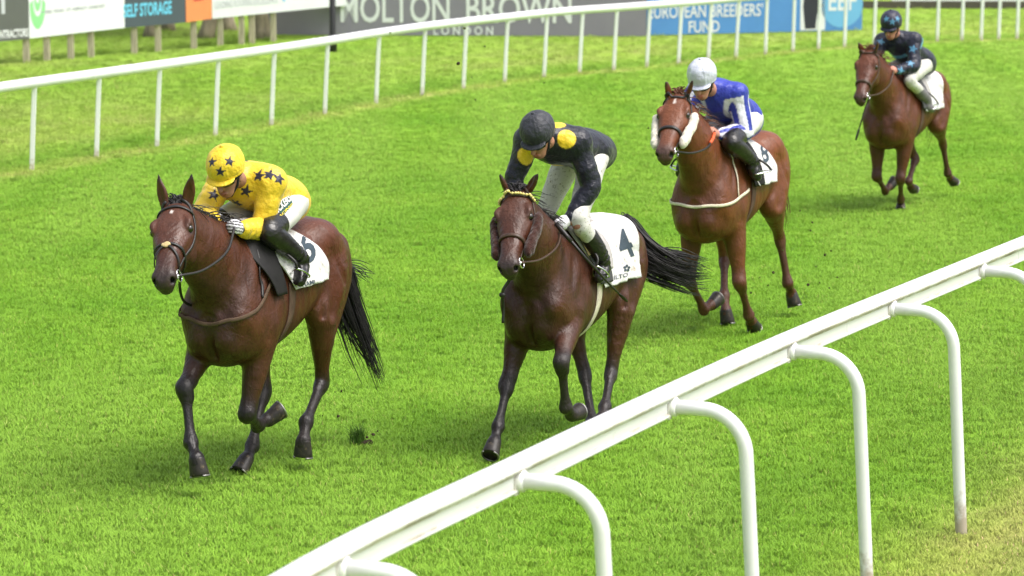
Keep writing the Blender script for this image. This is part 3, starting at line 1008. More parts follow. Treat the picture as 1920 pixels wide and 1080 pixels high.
def strands(mb, paths, r0, n=4):
    for P in paths:
        k = len(P)
        rr = r0 * np.interp(np.linspace(0, 1, k), [0, .25, .8, 1], [.9, 1, .7, .15]) * random.uniform(.6, 1.3)
        mb.tube(P, rr, n, cap=False)

def build_horse(S):
    fr = Frame(S['xy'], R(S['yaw']), S.get('dz', 0), S.get('scale', 1))
    root = empty('racehorse', tuple(fr.o), fr.rz)
    root.scale = (fr.s,) * 3
    tag(root, S['label'], 'horse', 'racehorses in the race')
    L = S['legs']
    parts = [trunk_part(S.get('girth', 1.0))]
    A = np.array
    joints = {}
    for key, sd in (('RF', -1), ('LF', 1)):
        g = L[key]
        el = A(g['elbow'], float)
        kn = fr.sph(*g['knee'][:2], el, .44, g['knee'][2])
        fe = fr.sph(*g['fet'][:2], kn, .325, g['fet'][2])
        co = fr.sph(*g['cor'][:2], fe, .125, g['cor'][2])
        to = fr.sph(*g['toe'][:2], co, .095, g['toe'][2])
        joints[key] = [el, kn, fe, co, to]
        sh = A([.33 + (el[0] - .08) * .4, sd * .145, 1.14])
        parts.append(chain([(.06, sd * .10, 1.46), (.20, sd * .13, 1.32), sh, el * [1, .95, 1]], [.07, .10, .118, .112], .06, .7, (0, 1, 0)))
        parts.append(chain([A([.40, sd * .075, 1.07]), A([.40, sd * .09, .98]), el * .6 + A([.16, sd * .05, .36])], [.085, .085, .07], .05))
        m1, m2 = el * .62 + kn * .38, el * .25 + kn * .75
        parts.append(chain([el + (0, 0, .06), el, m1, m2, kn - unit(kn - el) * .05], [.1044, .0994, .0816, .0557, .0477], .035))
        d1, d2 = unit(kn - el), unit(fe - kn)
        fwdk = unit(d1 - d2 + A([.35, 0, 0])) * .012
        parts.append(chain([kn - d1 * .06, kn + fwdk, kn + d2 * .055], [.0466, .0520, .0418], .02, 1.1, (0, 1, 0)))
        parts.append(chain([kn + d2 * .04, kn + d2 * .12, kn * .35 + fe * .65, fe - d2 * .05], [.0408, .0330, .0311, .0350], .02, .88, (0, 1, 0)))
        parts.append(chain([fe - d2 * .03, fe], [.0369, .0433], .018))
        p1 = unit(co - fe)
        parts.append(ellip(fe - unit(d2 - p1 + 1e-3) * -.0 + unit(p1 - d2 + A([-.02, 0, 0])) * -.018, (.03, .028, .034), k=.02))
        parts.append(chain([fe, fe * .45 + co * .55, co], [.0389, .0330, .0418], .02))
        parts.append(chain([co, co * .7 + to * .3], [.0447, .0467], .012))
    for key, sd in (('RH', -1), ('LH', 1)):
        g = L[key]
        hip = A([-.88, sd * .130, 1.32])
        st = A(g['stifle'], float)
        hk = fr.sph(*g['hock'][:2], st, .47, g['hock'][2])
        fe = fr.sph(*g['fet'][:2], hk, .385, g['fet'][2])
        co = fr.sph(*g['cor'][:2], fe, .13, g['cor'][2])
        to = fr.sph(*g['toe'][:2], co, .095, g['toe'][2])
        joints[key] = [hip, st, hk, fe, co, to]
        parts.append(chain([A([-.78, sd * .13, 1.42]), hip, (hip + st) / 2 + (-.02, 0, 0), st], [.12, .155, .155, .115], .05, .82, (0, 1, 0)))
        parts.append(chain([A([-1.03, sd * .11, 1.36]), A([-1.01, sd * .13, 1.18]), st * .45 + hk * .55 + A([-.05, 0, .06])], [.115, .118, .065], .05, .8, (0, 1, 0)))
        d1, d2 = unit(hk - st), unit(fe - hk)
        back = unit(d1 - d2)
        parts.append(chain([st, st * .68 + hk * .32, st * .3 + hk * .7, hk - d1 * .05], [.1114, .0915, .0597, .0458], .035, .85, (0, 1, 0)))
        parts.append(chain([hk - d1 * .05, hk, hk + d2 * .06], [.0447, .0534, .0447], .02, .85, (0, 1, 0)))
        parts.append(chain([hk - d1 * .17 + back * .045, hk + back * .042 - d2 * .02, hk + d2 * .05 + back * .018], [.0156, .0292, .0272], .03))
        parts.append(chain([hk + d2 * .04, hk + d2 * .13, hk * .35 + fe * .65, fe - d2 * .05], [.0447, .0369, .0341, .0369], .02, .84, (0, 1, 0)))
        parts.append(chain([fe - d2 * .03, fe], [.0389, .0447], .018))
        parts.append(ellip(fe + unit(d2 - unit(co - fe) + A([-.02, 0, 0])) * .016, (.03, .028, .034), k=.02))
        parts.append(chain([fe, fe * .45 + co * .55, co], [.0398, .0341, .0418], .02))
        parts.append(chain([co, co * .7 + to * .3], [.0447, .0467], .012))
    # head and neck
    poll = fr.plane(*S['poll'], S.get('poll_y', 0.0)) if 'poll_r' not in S else fr.sph(*S['poll'], A([0, 0, 1.55]), S['poll_r'], True)
    nose = fr.sph(*S['nose'], poll, .60, True)
    ax = unit(nose - poll)
    lat = unit(A([S.get('head_yaw', 0.0), 1, S.get('head_roll', 0.0)])); lat = unit(lat - ax * (lat @ ax))
    dor = np.cross(ax, lat)
    if dor[0] < 0: dor = -dor
    hM = np.stack([ax, lat, dor])
    H = lambda s, l, d: poll + ax * s + lat * l + dor * d
    def headf(X):
        q = (X - poll) @ hM.T
        s = np.clip(q[..., 0], HX[0], HX[-1])
        top, bot, w = [np.interp(s, HX, HY[:, i]) for i in range(3)]
        zc = top - (top - bot) * .36
        z = q[..., 2] - zc
        rz = np.where(z > 0, top - zc, zc - bot)
        pe = np.where(z > 0, 2.5, 1.9)
        e = ((np.abs(q[..., 1]) / w) ** pe + (np.abs(z) / rz) ** pe + 1e-9) ** (1 / pe)
        d = (e - 1) * np.minimum(w, rz)
        ds = np.abs(q[..., 0] - s)
        return np.where(ds > 0, np.sqrt(np.maximum(d, 0) ** 2 + ds ** 2), d)
    cr = np.array([H(s, l, d) for s in (-.08, .66) for l in (-.12, .12) for d in (-.27, .06)])
    hp = Part(headf, cr.min(0), cr.max(0), .03)
    nb = A([.16, 0, 1.27])
    ne = H(.06, 0, -.11)
    nm = (nb + ne) / 2 + A([-.02, 0, .02])
    parts.append(chain([nb + (-.12, 0, .0), nb, nb * .6 + ne * .4 + A([0, 0, .02]), nb * .25 + ne * .75 + A([0, 0, .015]), ne],
                       [.27, .295, .225, .165, .122], .06, .63, (0, 1, 0), n=4))
    parts.append(chain([A([-.02, 0, 1.57]), nb * .5 + poll * .5 + A([-.03, 0, .11]), H(.0, 0, -.06)], [.05, .05, .045], .06))
    parts.append(chain([A([.36, 0, 1.10]), A([.34, 0, 1.25]), nb * .45 + ne * .55 + A([.10, 0, -.10])], [.10, .085, .055], .06))
    parts.append(hp)
    for sd in (-1, 1):
        parts.append(ellip(H(.235, sd * .078, -.135), (.085, .034, .088), hM, .02))            # cheek
        parts.append(chain([H(.125, sd * .094, .010), H(.165, sd * .108, .012), H(.205, sd * .102, .004)], [.014, .019, .012], .02))   # brow
        parts.append(chain([H(.25, sd * .092, -.035), H(.36, sd * .066, -.032)], [.012, .006], .018))                                # face crest
        parts.append(ellip(H(.565, sd * .046, -.040), (.036, .025, .032), hM, .015))
        parts.append(ellip(H(.195, sd * .120, -.024), (.026, .016, .018), hM, .012, 's'))
        parts.append(ellip(H(.592, sd * .047, -.042), (.022, .014, .020), hM, .010, 's'))
        parts.append(ellip(H(.598, sd * .030, -.030), (.012, .010, .014), hM, .014))
    parts.append(ellip(H(.60, 0, -.105), (.035, .036, .022), hM, .015))                       # lower lip
    parts.append(chain([H(.56, -.05, -.088), H(.625, 0, -.080), H(.56, .05, -.088)], [.006, .005, .006], .008, op='s'))
    # ears
    ears = []
    for sd, key in ((-1, 'earR'), (1, 'earL')):
        b = H(-.018, sd * .064, -.022)
        t = fr.sph(*S[key], b, S.get('ear_l', .175), S.get('ear_near', True))
        d = unit(t - b)
        opn = unit(dor * .9 + lat * sd * .30); opn = unit(opn - d * (opn @ d))
        parts.append(chain([b - d * .02, b + d * .03, b + d * .085, b + d * .135, t], [.030, .034, .037, .026, .005], .014, .55, opn, n=4))
        parts.append(chain([b + d * .035 + opn * .022, b + d * .085 + opn * .026, b + d * .138 + opn * .018], [.012, .021, .010], .008, op='s'))
        ears.append((b, t))
    # relief: breast furrow, flank, shoulder and stifle hollows
    parts.append(chain([A([.50, 0, 1.14]), A([.50, 0, 1.02]), A([.42, 0, .90])], [.022, .026, .02], .035, op='s'))
    for sd in (-1, 1):
        parts.append(chain([A([.16, sd * .205, 1.42]), A([.25, sd * .228, 1.28])], [.016, .008], .06, op='s'))
        parts.append(chain([A([-.02, sd * .305, 1.34]), A([.0, sd * .315, 1.12]), A([-.03, sd * .30, .96])], [.035, .04, .03], .06, op='s'))
        parts.append(chain([A([-.66, sd * .33, 1.44]), A([-.66, sd * .335, 1.22]), A([-.62, sd * .31, 1.04])], [.05, .045, .04], .07, op='s'))
        parts.append(chain([A([-.94, sd * .30, 1.42]), A([-.96, sd * .29, 1.20]), A([-.91, sd * .275, 1.02])], [.030, .036, .026], .045, op='s'))
    for sd in (-1, 1):
        thr = H(.10, sd * .10, -.17)
        parts.append(chain([thr, thr * .6 + A([.33, sd * .16, 1.20]) * .4 + A([0, sd * .04, 0])], [.012, .010], .045, op='s'))
        parts.append(ellip((.04, sd * .185, 1.13), (.11, .075, .15), None, .05))                    # triceps
        parts.append(ellip((-.74, sd * .135, 1.46), (.17, .115, .115), None, .06))                   # rump
        parts.append(chain([A([-.60, sd * .285, 1.47]), A([-.72, sd * .29, 1.36]), A([-.80, sd * .30, 1.20])], [.012, .020, .014], .04, op='s'))
        for r_ in range(5):
            x_ = -.20 - .075 * r_
            parts.append(chain([A([x_ + .02, sd * .296, 1.30]), A([x_ - .02, sd * .300, 1.16]), A([x_ - .03, sd * .262, 1.02])], [.008, .014, .008], .035, op='s'))
        k_ = 'RF' if sd < 0 else 'LF'
        el, kn = joints[k_][0], joints[k_][1]
        parts.append(chain([el * .9 + kn * .1 + A([.05, sd * .02, 0]), el * .55 + kn * .45 + A([.030, sd * .012, 0])], [.062, .045], .03))
    fld = Field(parts)
    V, Q = fld.mesh(S['voxel'], 1)
    # coat colours: dark points on the legs, dark muzzle, paler belly
    c = S['coat']
    base = np.tile(A(c['body'], float), (len(V), 1))
    nz = vnoise(V, 9, 4)[:, None]; nz2 = vnoise(V, 32, 5)[:, None]
    base *= 1 + .16 * nz + .08 * nz2
    def blend(w, colr):
        nonlocal base
        w = np.clip(w, 0, 1)[:, None]
        base = base * (1 - w) + A(colr, float) * w
    for k, J in joints.items():
        lo = J[1:] if len(J) == 5 else J[2:]
        up = J[0] if len(J) == 5 else J[1]
        d, t = near_line(V, [up] + lo)
        m = sstep(.16, .09, d) * sstep(*c.get('leg_t', (.35, .85)), t + .1 * nz[:, 0])
        blend(m * c['leg_w'], c['leg'])
    # sweat and painted-in shade darken the breast and the underside of the neck
    sw_shade = sstep(-.05, .28, V[:, 0] + .10 * nz[:, 0]) * sstep(1.62, 1.25, V[:, 2] + .06 * nz2[:, 0] - .25 * (V[:, 0] - .4)) * sstep(.26, .12, np.abs(V[:, 1]) + .03 * nz2[:, 0])
    base *= 1 - S.get('sweat_shade', .45) * (sw_shade * (np.linalg.norm(V - poll, axis=1) > .3))[:, None]
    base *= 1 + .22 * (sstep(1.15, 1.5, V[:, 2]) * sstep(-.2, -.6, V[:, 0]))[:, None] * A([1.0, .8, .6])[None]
    q = (V - poll) @ hM.T
    inhead = (headf(V) < .03)
    blend(np.where(inhead, sstep(.47, .60, q[:, 0]), 0) * c.get('muzzle_w', .8), c['muzzle'])
    for sd in (-1, 1):
        blend(sstep(.05, .02, np.linalg.norm(V - H(.19, sd * .112, -.02), axis=1)) * .7, c['muzzle'])
        blend(sstep(.028, .019, np.linalg.norm(V - H(.590, sd * .047, -.044), axis=1)) * .9, (.006, .005, .005))
    for b, t in ears:
        d, tt = near_line(V, [b, t])
        blend(sstep(.06, .045, d) * sstep(.62, .98, tt) * .9, (.012, .009, .008))
    for st_ in S.get('marks', []):
        p = H(*st_[0])
        qq = (V - p) @ hM.T
        blend(sstep(1.15, .75, np.sqrt((qq[:, 0] / st_[1]) ** 2 + (qq[:, 1] / st_[2]) ** 2)) * (np.abs(qq[:, 2]) < .05), (.62, .55, .50))
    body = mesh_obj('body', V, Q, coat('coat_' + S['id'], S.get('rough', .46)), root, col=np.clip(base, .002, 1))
    # eyes
    for sd in (-1, 1):
        m = bmesh.new(); bmesh.ops.create_uvsphere(m, u_segments=16, v_segments=10, radius=.025)
        p = H(.193, sd * .103, -.020)
        eo = mesh_obj('eye', [tuple(np.array(v.co) + p) for v in m.verts], [[v.index for v in f.verts] for f in m.faces], EYE, root)
        m.free()
    # hooves
    for k, J in joints.items():
        co, to = J[-2], J[-1]
        mh, ms = MB(), MB()
        hoof_mesh(co, to, A([0, 1.0, 0]), mh, ms, .97)
        h = mh.build('hoof', HORN, root)
        ms.build('shoe', IRON, h)
    # mane along the crest, flying back, and the forelock
    hair = HAIR_BLACK if S.get('hair', 'black') == 'black' else HAIR_BROWN
    mb = MB(); paths = []
    rs = np.random.default_rng(S['seed'])
    crest = smooth_pts(np.array([A([.0, 0, 1.60]), nb * .5 + poll * .5 + A([-.03, 0, .13]), H(-.03, 0, -.05)]), 10)
    nm_ = S.get('mane_n', 150)
    roots = np.array([crest[int(rs.uniform(.02, .97) * (len(crest) - 1))] + A([0, rs.normal() * .012, 0]) for _ in range(nm_)])
    roots = fld.snap(roots, -.006)
    for p in roots:
        l = rs.uniform(.10, .19)
        sdn = -1 if rs.uniform() < .75 else 1
        v = A([-.35 + rs.normal() * .25, sdn * rs.uniform(.3, .9), rs.uniform(.25, .9)])
        P = [p]
        for j in range(6):
            v = v + A([-.12, sdn * .10, -.26]) + rs.normal(size=3) * .10
            P.append(P[-1] + unit(v) * l / 6)
        paths.append(P)
    paths = np.array(paths)
    Pm = paths[:, 1:].reshape(-1, 3)
    inn = fld(Pm) < .008
    Pm[inn] = fld.snap(Pm[inn], .009, 3)
    paths[:, 1:] = Pm.reshape(nm_, -1, 3)
    strands(mb, paths, .0042)
    mb.build('mane', hair, root)
    mb = MB(); paths = []
    for i in range(S.get('forelock_n', 50)):
        p = H(rs.uniform(-.05, .0), rs.normal() * .018, .012)
        l = rs.uniform(.05, .085) * S.get('forelock_l', 1)
        v = -ax * .9 + dor * rs.uniform(0, .5) + lat * rs.normal() * .3
        P = [p]
        for j in range(5):
            v = v - dor * .10 + ax * .22 + lat * rs.normal() * .1
            P.append(P[-1] + unit(v) * l / 5)
        paths.append(np.array(P))
    strands(mb, paths, .0055)
    mb.build('forelock', hair, root)
    # tail
    T = S['tail']
    dock = A([-1.13, 0, 1.43])
    G = [dock + (.05, 0, .02), dock + (-.05, 0, .01)]
    for u, v, r, nf in T['px']:
        G.append(fr.sph(u, v, G[-1], r, nf))
    G = smooth_pts(np.array(G), 5)
    mb = MB(); paths = []
    mb.tube(G[:9], np.linspace(.036, .018, 9), 8)
    cum = np.linspace(0, 1, len(G))
    for i in range(T['n']):
        stt = int(rs.uniform(0, .35) * len(G))
        off = rs.normal(size=3) * [.6, .7, .8]; off = off / (1 + np.linalg.norm(off)) * 1.9; lock = rs.integers(0, 9); off = off * .55 + np.random.default_rng(lock + 50).normal(size=3) * .45
        end = rs.uniform(.72, 1.0)
        P = []
        wob = np.random.default_rng(lock).normal(size=3) * .022 + rs.normal(size=3) * .008; ph = np.random.default_rng(lock + 9).uniform(0, 6)
        for j in range(stt, len(G)):
            t = cum[j]
            if t > end: break
            sp = np.interp(t, [0, .15, .5, .85, 1], T['spread'])
            P.append(G[j] + off * sp + wob * math.sin(ph + t * 9) * t)
        if len(P) > 3:
            paths.append(np.array(P))
    for fl in T.get('wisps', []):
        for _ in range(fl[2]):
            a = fr.sph(fl[0][0] + rs.normal() * 6, fl[0][1] + rs.normal() * 8, dock + (-.05, 0, .0), .16, False)
            b = fr.sph(fl[1][0] + rs.normal() * 9, fl[1][1] + rs.normal() * 9, a, fl[3], False)
            paths.append(smooth_pts(np.array([dock + (-.05, 0, 0), a, (a + b) / 2 + rs.normal(size=3) * .02, b]), 4))
    strands(mb, paths, T.get('r', .0040))
    mb.build('tail', hair, root)
    return dict(id=S['id'], fr=fr, root=root, fld=fld, H=H, hM=hM, poll=poll, nose=nose, ax=ax, lat=lat, dor=dor, joints=joints, S=S, body=body)
BAY = dict(body=(.076, .0235, .0105), leg=(.014, .012, .012), leg_w=.95, muzzle=(.030, .022, .020), leg_t=(.62, 1.02))
BAY2 = dict(body=(.064, .0205, .0098), leg=(.020, .017, .017), leg_w=.93, muzzle=(.028, .021, .020), leg_t=(.60, 1.02))
CHEST = dict(body=(.135, .040, .0135), leg=(.060, .024, .016), leg_w=.75, muzzle=(.060, .040, .036), muzzle_w=.7, leg_t=(.55, 1.3))
CHEST2 = dict(body=(.105, .030, .012), leg=(.050, .022, .015), leg_w=.7, muzzle=(.050, .036, .032), muzzle_w=.6, leg_t=(.5, 1.3))
HORSES = []
N_, F_ = True, False
HORSES.append(build_horse(dict(
    id='lead', seed=1, ear_l=.20, xy=(-1.590, 19.51), yaw=21.5, dz=-.10, voxel=.0095, coat=BAY,
    label='dark bay racehorse in front on the left carrying the rider in yellow',
    poll=(328, 387), poll_r=.86, nose=(303, 518), earR=(296, 326), earL=(360, 324), head_yaw=.0,
    marks=[((.085, .0, .03), .016, .010)],
    legs=dict(
        RF=dict(elbow=(.16, -.16, .99), knee=(348, 728, N_), fet=(358, 830, N_), cor=(369, 860, N_), toe=(374, 898, N_)),
        LF=dict(elbow=(.12, .16, .99), knee=(464, 776, N_), fet=(484, 797, F_), cor=(502, 787, F_), toe=(526, 772, F_)),
        RH=dict(stifle=(-.58, -.20, 1.03), hock=(494, 733, F_), fet=(473, 836, N_), cor=(462, 861, N_), toe=(448, 882, N_)),
        LH=dict(stifle=(-.62, .21, 1.04), hock=(604, 716, F_), fet=(574, 792, N_), cor=(569, 826, N_), toe=(567, 855, F_))),
    tail=dict(px=[(664, 592, .30, F_), (690, 660, .26, F_), (722, 738, .44, F_)], n=420, spread=[.01, .03, .075, .07, .05],
              wisps=[((655, 520), (696, 522), 14, .22), ((655, 535), (680, 545), 8, .18), ((640, 610), (634, 660), 6, .25)]))))
HORSES.append(build_horse(dict(
    id='second', seed=2, xy=(.283, 20.51), yaw=24, dz=-.13, scale=.95, voxel=.0095, coat=BAY2,
    label='bay racehorse with a yellow browband carrying number 4',
    poll=(968, 363), poll_r=.88, nose=(949, 497), earR=(937, 326), earL=(1009, 326),
    legs=dict(
        RF=dict(elbow=(.20, -.16, 1.0), knee=(952, 720, N_), fet=(934, 800, N_), cor=(927, 829, N_), toe=(919, 850, N_)),
        LF=dict(elbow=(.18, .16, 1.02), knee=(1053, 680, N_), fet=(1061, 763, F_), cor=(1072, 778, F_), toe=(1085, 776, F_)),
        RH=dict(stifle=(-.60, -.20, 1.03), hock=(1105, 732, F_), fet=(1110, 790, N_), cor=(1112, 808, N_), toe=(1112, 822, N_)),
        LH=dict(stifle=(-.62, .21, 1.03), hock=(1146, 697, F_), fet=(1134, 764, N_), cor=(1128, 785, N_), toe=(1124, 803, N_))),
    tail=dict(px=[(1235, 515, .22, F_), (1280, 520, .25, F_), (1336, 522, .34, F_)], n=420, spread=[.012, .075, .10, .085, .07],
              wisps=[((1240, 492), (1320, 490), 14, .42), ((1228, 560), (1268, 550), 3, .3)]))))
HORSES.append(build_horse(dict(
    id='third', seed=3, sweat_shade=.25, xy=(1.561, 25.03), yaw=24, dz=-.08, voxel=.012, coat=CHEST, hair='brown',
    label='chestnut racehorse with cream sheepskin cheekpieces behind the number 4 horse',
    poll=(1270, 181), poll_r=.88, nose=(1243, 284), earR=(1248, 152), earL=(1299, 150),
    marks=[((.09, .004, .03), .034, .010)],
    legs=dict(
        RF=dict(elbow=(.08, -.16, .99), knee=(1290, 546, N_), fet=(1320, 580, F_), cor=(1333, 572, F_), toe=(1345, 563, F_)),
        LF=dict(elbow=(.08, .16, .99), knee=(1390, 556, N_), fet=(1404, 591, F_), cor=(1409, 603, F_), toe=(1414, 617, F_)),
        RH=dict(stifle=(-.58, -.20, 1.02), hock=(1358, 484, F_), fet=(1358, 555, N_), cor=(1361, 582, N_), toe=(1364, 610, N_)),
        LH=dict(stifle=(-.66, .21, 1.03), hock=(1461, 442, F_), fet=(1477, 531, F_), cor=(1484, 550, F_), toe=(1490, 577, F_))),
    tail=dict(px=[(1474, 380, .25, F_), (1482, 420, .25, F_), (1476, 450, .2, F_)], n=14, spread=[.01, .03, .05, .05, .05]))))
HORSES.append(build_horse(dict(
    id='last', seed=4, sweat_shade=.2, xy=(3.871, 33.21), yaw=28, dz=-.145, scale=.95, voxel=.015, coat=CHEST2, hair='brown',
    label='chestnut racehorse trailing at the back under the rider in navy with blue stars',
    poll=(1629, 97), poll_r=.88, nose=(1610, 183), earR=(1608, 80), earL=(1646, 78),
    legs=dict(
        RF=dict(elbow=(.12, -.16, .99), knee=(1644, 344, N_), fet=(1660, 358, F_), cor=(1668, 350, F_), toe=(1677, 341, F_)),
        LF=dict(elbow=(.12, .16, .98), knee=(1688, 340, N_), fet=(1689, 374, F_), cor=(1689, 384, F_), toe=(1688, 393, N_)),
        RH=dict(stifle=(-.60, -.20, 1.02), hock=(1716, 298, F_), fet=(1704, 340, N_), cor=(1708, 350, F_), toe=(1713, 357, F_)),
        LH=dict(stifle=(-.66, .21, 1.03), hock=(1767, 265, F_), fet=(1777, 325, F_), cor=(1782, 334, F_), toe=(1789, 344, F_))),
    tail=dict(px=[(1752, 235, .25, F_), (1738, 255, .2, F_), (1735, 270, .2, F_)], n=30, spread=[.01, .03, .05, .05, .04]))))
# ------------------------------------------------------------------ riders
BREECH = mat('white_breeches', (.70, .69, .66), rough=.75, spec=.2, var=.06, scale=12, bump=.003, bscale=18, dirt=((.20, .17, .12), 60, .27))
BREECH_MUD = mat('muddy_breeches', (.62, .61, .57), rough=.8, spec=.2, var=.08, scale=12, bump=.004, bscale=20, dirt=((.15, .13, .09), 50, .375))
BOOT = mat('boot_leather', (.014, .013, .013), rough=.28, spec=.6, var=.3, scale=14, bump=.006, bscale=22, stretch=(1, 1, 2))
GLOVE_W = mat('white_glove', (.72, .72, .74), rough=.7, spec=.2, var=.06)
GLOVE_B = mat('black_glove', (.022, .022, .024), rough=.6, spec=.3, var=.2)
GOGGLE = mat('goggle_lens', (.006, .006, .007), rough=.08, spec=.9, var=.1)
VISOR_W = mat('white_trim', (.74, .73, .72), rough=.6, var=.05)
SKIN = mat('skin', (1, 1, 1), rough=.5, spec=.35, var=.08, scale=30, attr=True)
def silk(name, rough=.36, dirt=None):
    return mat(name, (1, 1, 1), rough=rough, spec=.4, var=.09, scale=16, bump=.030, bscale=11, attr=True, dirt=dirt, sheen=.1)

def star_mask(V, p, n, up, r):
    """five-pointed star of outer radius r lying on the surface at p"""
    n = unit(n); up = unit(up - n * (up @ n)); rt = np.cross(up, n)
    q = V - p
    x, y, z = q @ rt, q @ up, q @ n
    a = np.arctan2(x, y); rr = np.hypot(x, y)
    seg = 2 * math.pi / 5
    a = np.abs((a + seg / 2) % seg - seg / 2)
    ri = .42 * r
    p1 = np.array([r, 0.0]); p2 = ri * np.array([math.cos(seg / 2), math.sin(seg / 2)])
    px, py = rr * np.cos(a), rr * np.sin(a)
    e = p2 - p1
    inside = (e[0] * (py - p1[1]) - e[1] * (px - p1[0])) > 0
    return (inside & (np.abs(z) < r * .9) & (rr < r * 1.05)).astype(float)
def disc_mask(V, p, n, up, r):
    q = V - p
    n = unit(n); z = q @ n
    return sstep(1.04, .96, np.linalg.norm(q - z[:, None] * n, axis=1) / r) * (np.abs(z) < r)
def vnormals(V, Q):
    a = np.cross(V[Q[:, 2]] - V[Q[:, 0]], V[Q[:, 3]] - V[Q[:, 1]])
    N = np.zeros_like(V)
    for j in range(4):
        for i in range(3):
            N[:, i] += np.bincount(Q[:, j], a[:, i], len(V))
    return N / (np.linalg.norm(N, axis=1)[:, None] + 1e-12)

def build_rider(h, S):
    fr, A = h['fr'], np.array
    pl = lambda k: fr.plane(S[k][0], S[k][1], S[k][2])
    seat = A([-.15, 0, 1.45])
    root = empty('jockey', tuple(fr.w(seat)), fr.rz)
    root.scale = (fr.s,) * 3
    tag(root, S['label'], 'person', 'jockeys riding in the race')
    def put(name, V, F, m, parent=root, **kw):
        return mesh_obj(name, np.asarray(V) - seat, F, m, parent, **kw)
    neck = pl('neck')
    pel = fr.sph(*S['pelvis'], neck, S.get('torso', .47), False)
    lat = A([0, 1.0, 0])
    axis = unit(neck - pel)
    shR, shL = pl('shR'), pl('shL')
    mid = (shR + shL) / 2
    for s in ('shR', 'shL'):
        pass
    w = unit(shL - shR)
    c_ = neck - axis * .05
    shR, shL = c_ + (shR - mid) * .5 - unit(w * .4 + lat * .6) * .085 + (0, 0, -.01), c_ + (shL - mid) * .5 + unit(w * .4 + lat * .6) * .085 + (0, 0, -.01)
    shl = unit(shL - shR)
    shR, shL = c_ - shl * .165, c_ + shl * .165
    elL = fr.sph(*S['elL'][:2], shL, .285, S['elL'][2]); wrL = fr.sph(*S['wrL'][:2], elL, .245, S['wrL'][2])
    if 'elR' in S:
        elR = fr.sph(*S['elR'][:2], shR, .285, S['elR'][2]); wrR = fr.sph(*S['wrR'][:2], elR, .245, S['wrR'][2])
    else:
        elR, wrR = elL * [1, -1, 1], wrL * [1, -1, 1]
    hipL, hipR = pel + (0, .085, -.02), pel + (0, -.085, -.02)
    knL, anL, toL = pl('knL'), pl('anL'), pl('toL')
    m_ = lambda p: p * [1, -1, 1]
    knR = pl('knR') if 'knR' in S else m_(knL)
    anR = pl('anR') if 'anR' in S else m_(anL)
    toR = pl('toR') if 'toR' in S else m_(toL)
    hc = pl('helmet')
    pit, yw = R(S.get('pitch', 25)), R(S.get('hyaw', 0))
    f0 = A([math.cos(yw), math.sin(yw), 0]); l0 = A([-math.sin(yw), math.cos(yw), 0])
    rl = R(S.get('roll', 0))
    f_ = f0 * math.cos(pit) - A([0, 0, 1]) * math.sin(pit); u_ = f0 * math.sin(pit) + A([0, 0, 1]) * math.cos(pit)
    l_ = l0 * math.cos(rl) + u_ * math.sin(rl); u_ = np.cross(f_, l_)
    hM = np.stack([f_, l_, u_])
    HH = lambda f, l, u: hc + f_ * f + l_ * l + u_ * u
    print(S['id'], 'pel', pel.round(2), 'neck', neck.round(2), 'thigh', np.linalg.norm(knL - hipL).round(2), 'shin', np.linalg.norm(anL - knL).round(2),
          'head-neck', np.linalg.norm(hc - neck).round(2), 'el', elL.round(2), elR.round(2), 'wr', wrL.round(2), wrR.round(2), 'kn', knL.round(2), 'an', anL.round(2))
    vx = S['voxel']
    # ---- body under the clothes: one surface
    belly = pel * .55 + neck * .45 + A([0, 0, -.01])
    chest = pel * .18 + neck * .82 + A([0, 0, -.015])
    def torso(g):
        return [chain([pel - axis * .02, pel * .75 + neck * .25, belly, chest, neck - axis * .06], [.105 + g, .095 + g, .098 + g, .105 + g, .075 + g], .04, 1.28, lat),
                chain([shR, shL], [.058 + g, .058 + g], .05)]
    def arm(s, e, wr, g, t=1.0):
        q = e + (wr - e) * t
        return chain([s, s * .5 + e * .5, e, e * .6 + q * .4, q], [.056 + g, .045 + g, .037 + g * 1.05, .036 + g * 1.0, .027 + g * .7], .03)
    def leg(hp, kn, an, g, t0=0.0, t1=1.0):
        P = [hp, hp * .5 + kn * .5, kn, kn * .65 + an * .35, an]; r = [.090, .078, .056, .052, .036]
        return P, [x + g for x in r]
    def foot(an, to, g):
        d = unit(to - an); heel = an - A([d[0], d[1], 0]) * .045 + A([0, 0, -.05])
        toe = to + unit(to - heel) * .03
        return chain([heel, heel * .5 + toe * .5, toe], [.036 + g, .038 + g, .028 + g], .02)
    def hand(wr, tgt, side, closed=True):
        """palm, four fingers of different lengths curled round the rein, thumb on top"""
        hd = unit(tgt - wr)
        up = A([0, 0, 1.0]); up = unit(up - hd * (up @ hd))
        n = np.cross(hd, up) * side                                # towards the palm
        if n @ A([0, -side, 0]) < 0: n = -n
        ps = [chain([wr, wr + hd * .035, wr + hd * .080], [.026, .031, .030], .015, .62, n)]
        for i, (Lf, off) in enumerate(((.92, .026), (1.0, .009), (.95, -.009), (.78, -.026))):
            k = wr + hd * (.084 - .004 * abs(i - 1)) + up * off
            a = k + (hd * .026 + n * .016) * Lf
            b = a + (-hd * .004 + n * .026) * Lf
            c = b + (-hd * .024 + n * .004) * Lf
            ps.append(chain([k, a, b, c], [.0105, .0098, .0092, .0085], .005, n=2))
        b = wr + hd * .028 + up * .024 + n * .008
        ps.append(chain([b, b + hd * .034 + up * .014 + n * .010, b + hd * .062 + up * .010 + n * .022], [.013, .0115, .009], .008, n=2))
        return ps
    sd = {'L': 1, 'R': -1}
    hdL = pl('haL'); hdR = pl('haR') if 'haR' in S else m_(hdL)
    if 'haR' not in S and 'elR' in S:
        hdR = wrR + unit(h['nose'] - wrR + A([-.3, 0, .1])) * .1
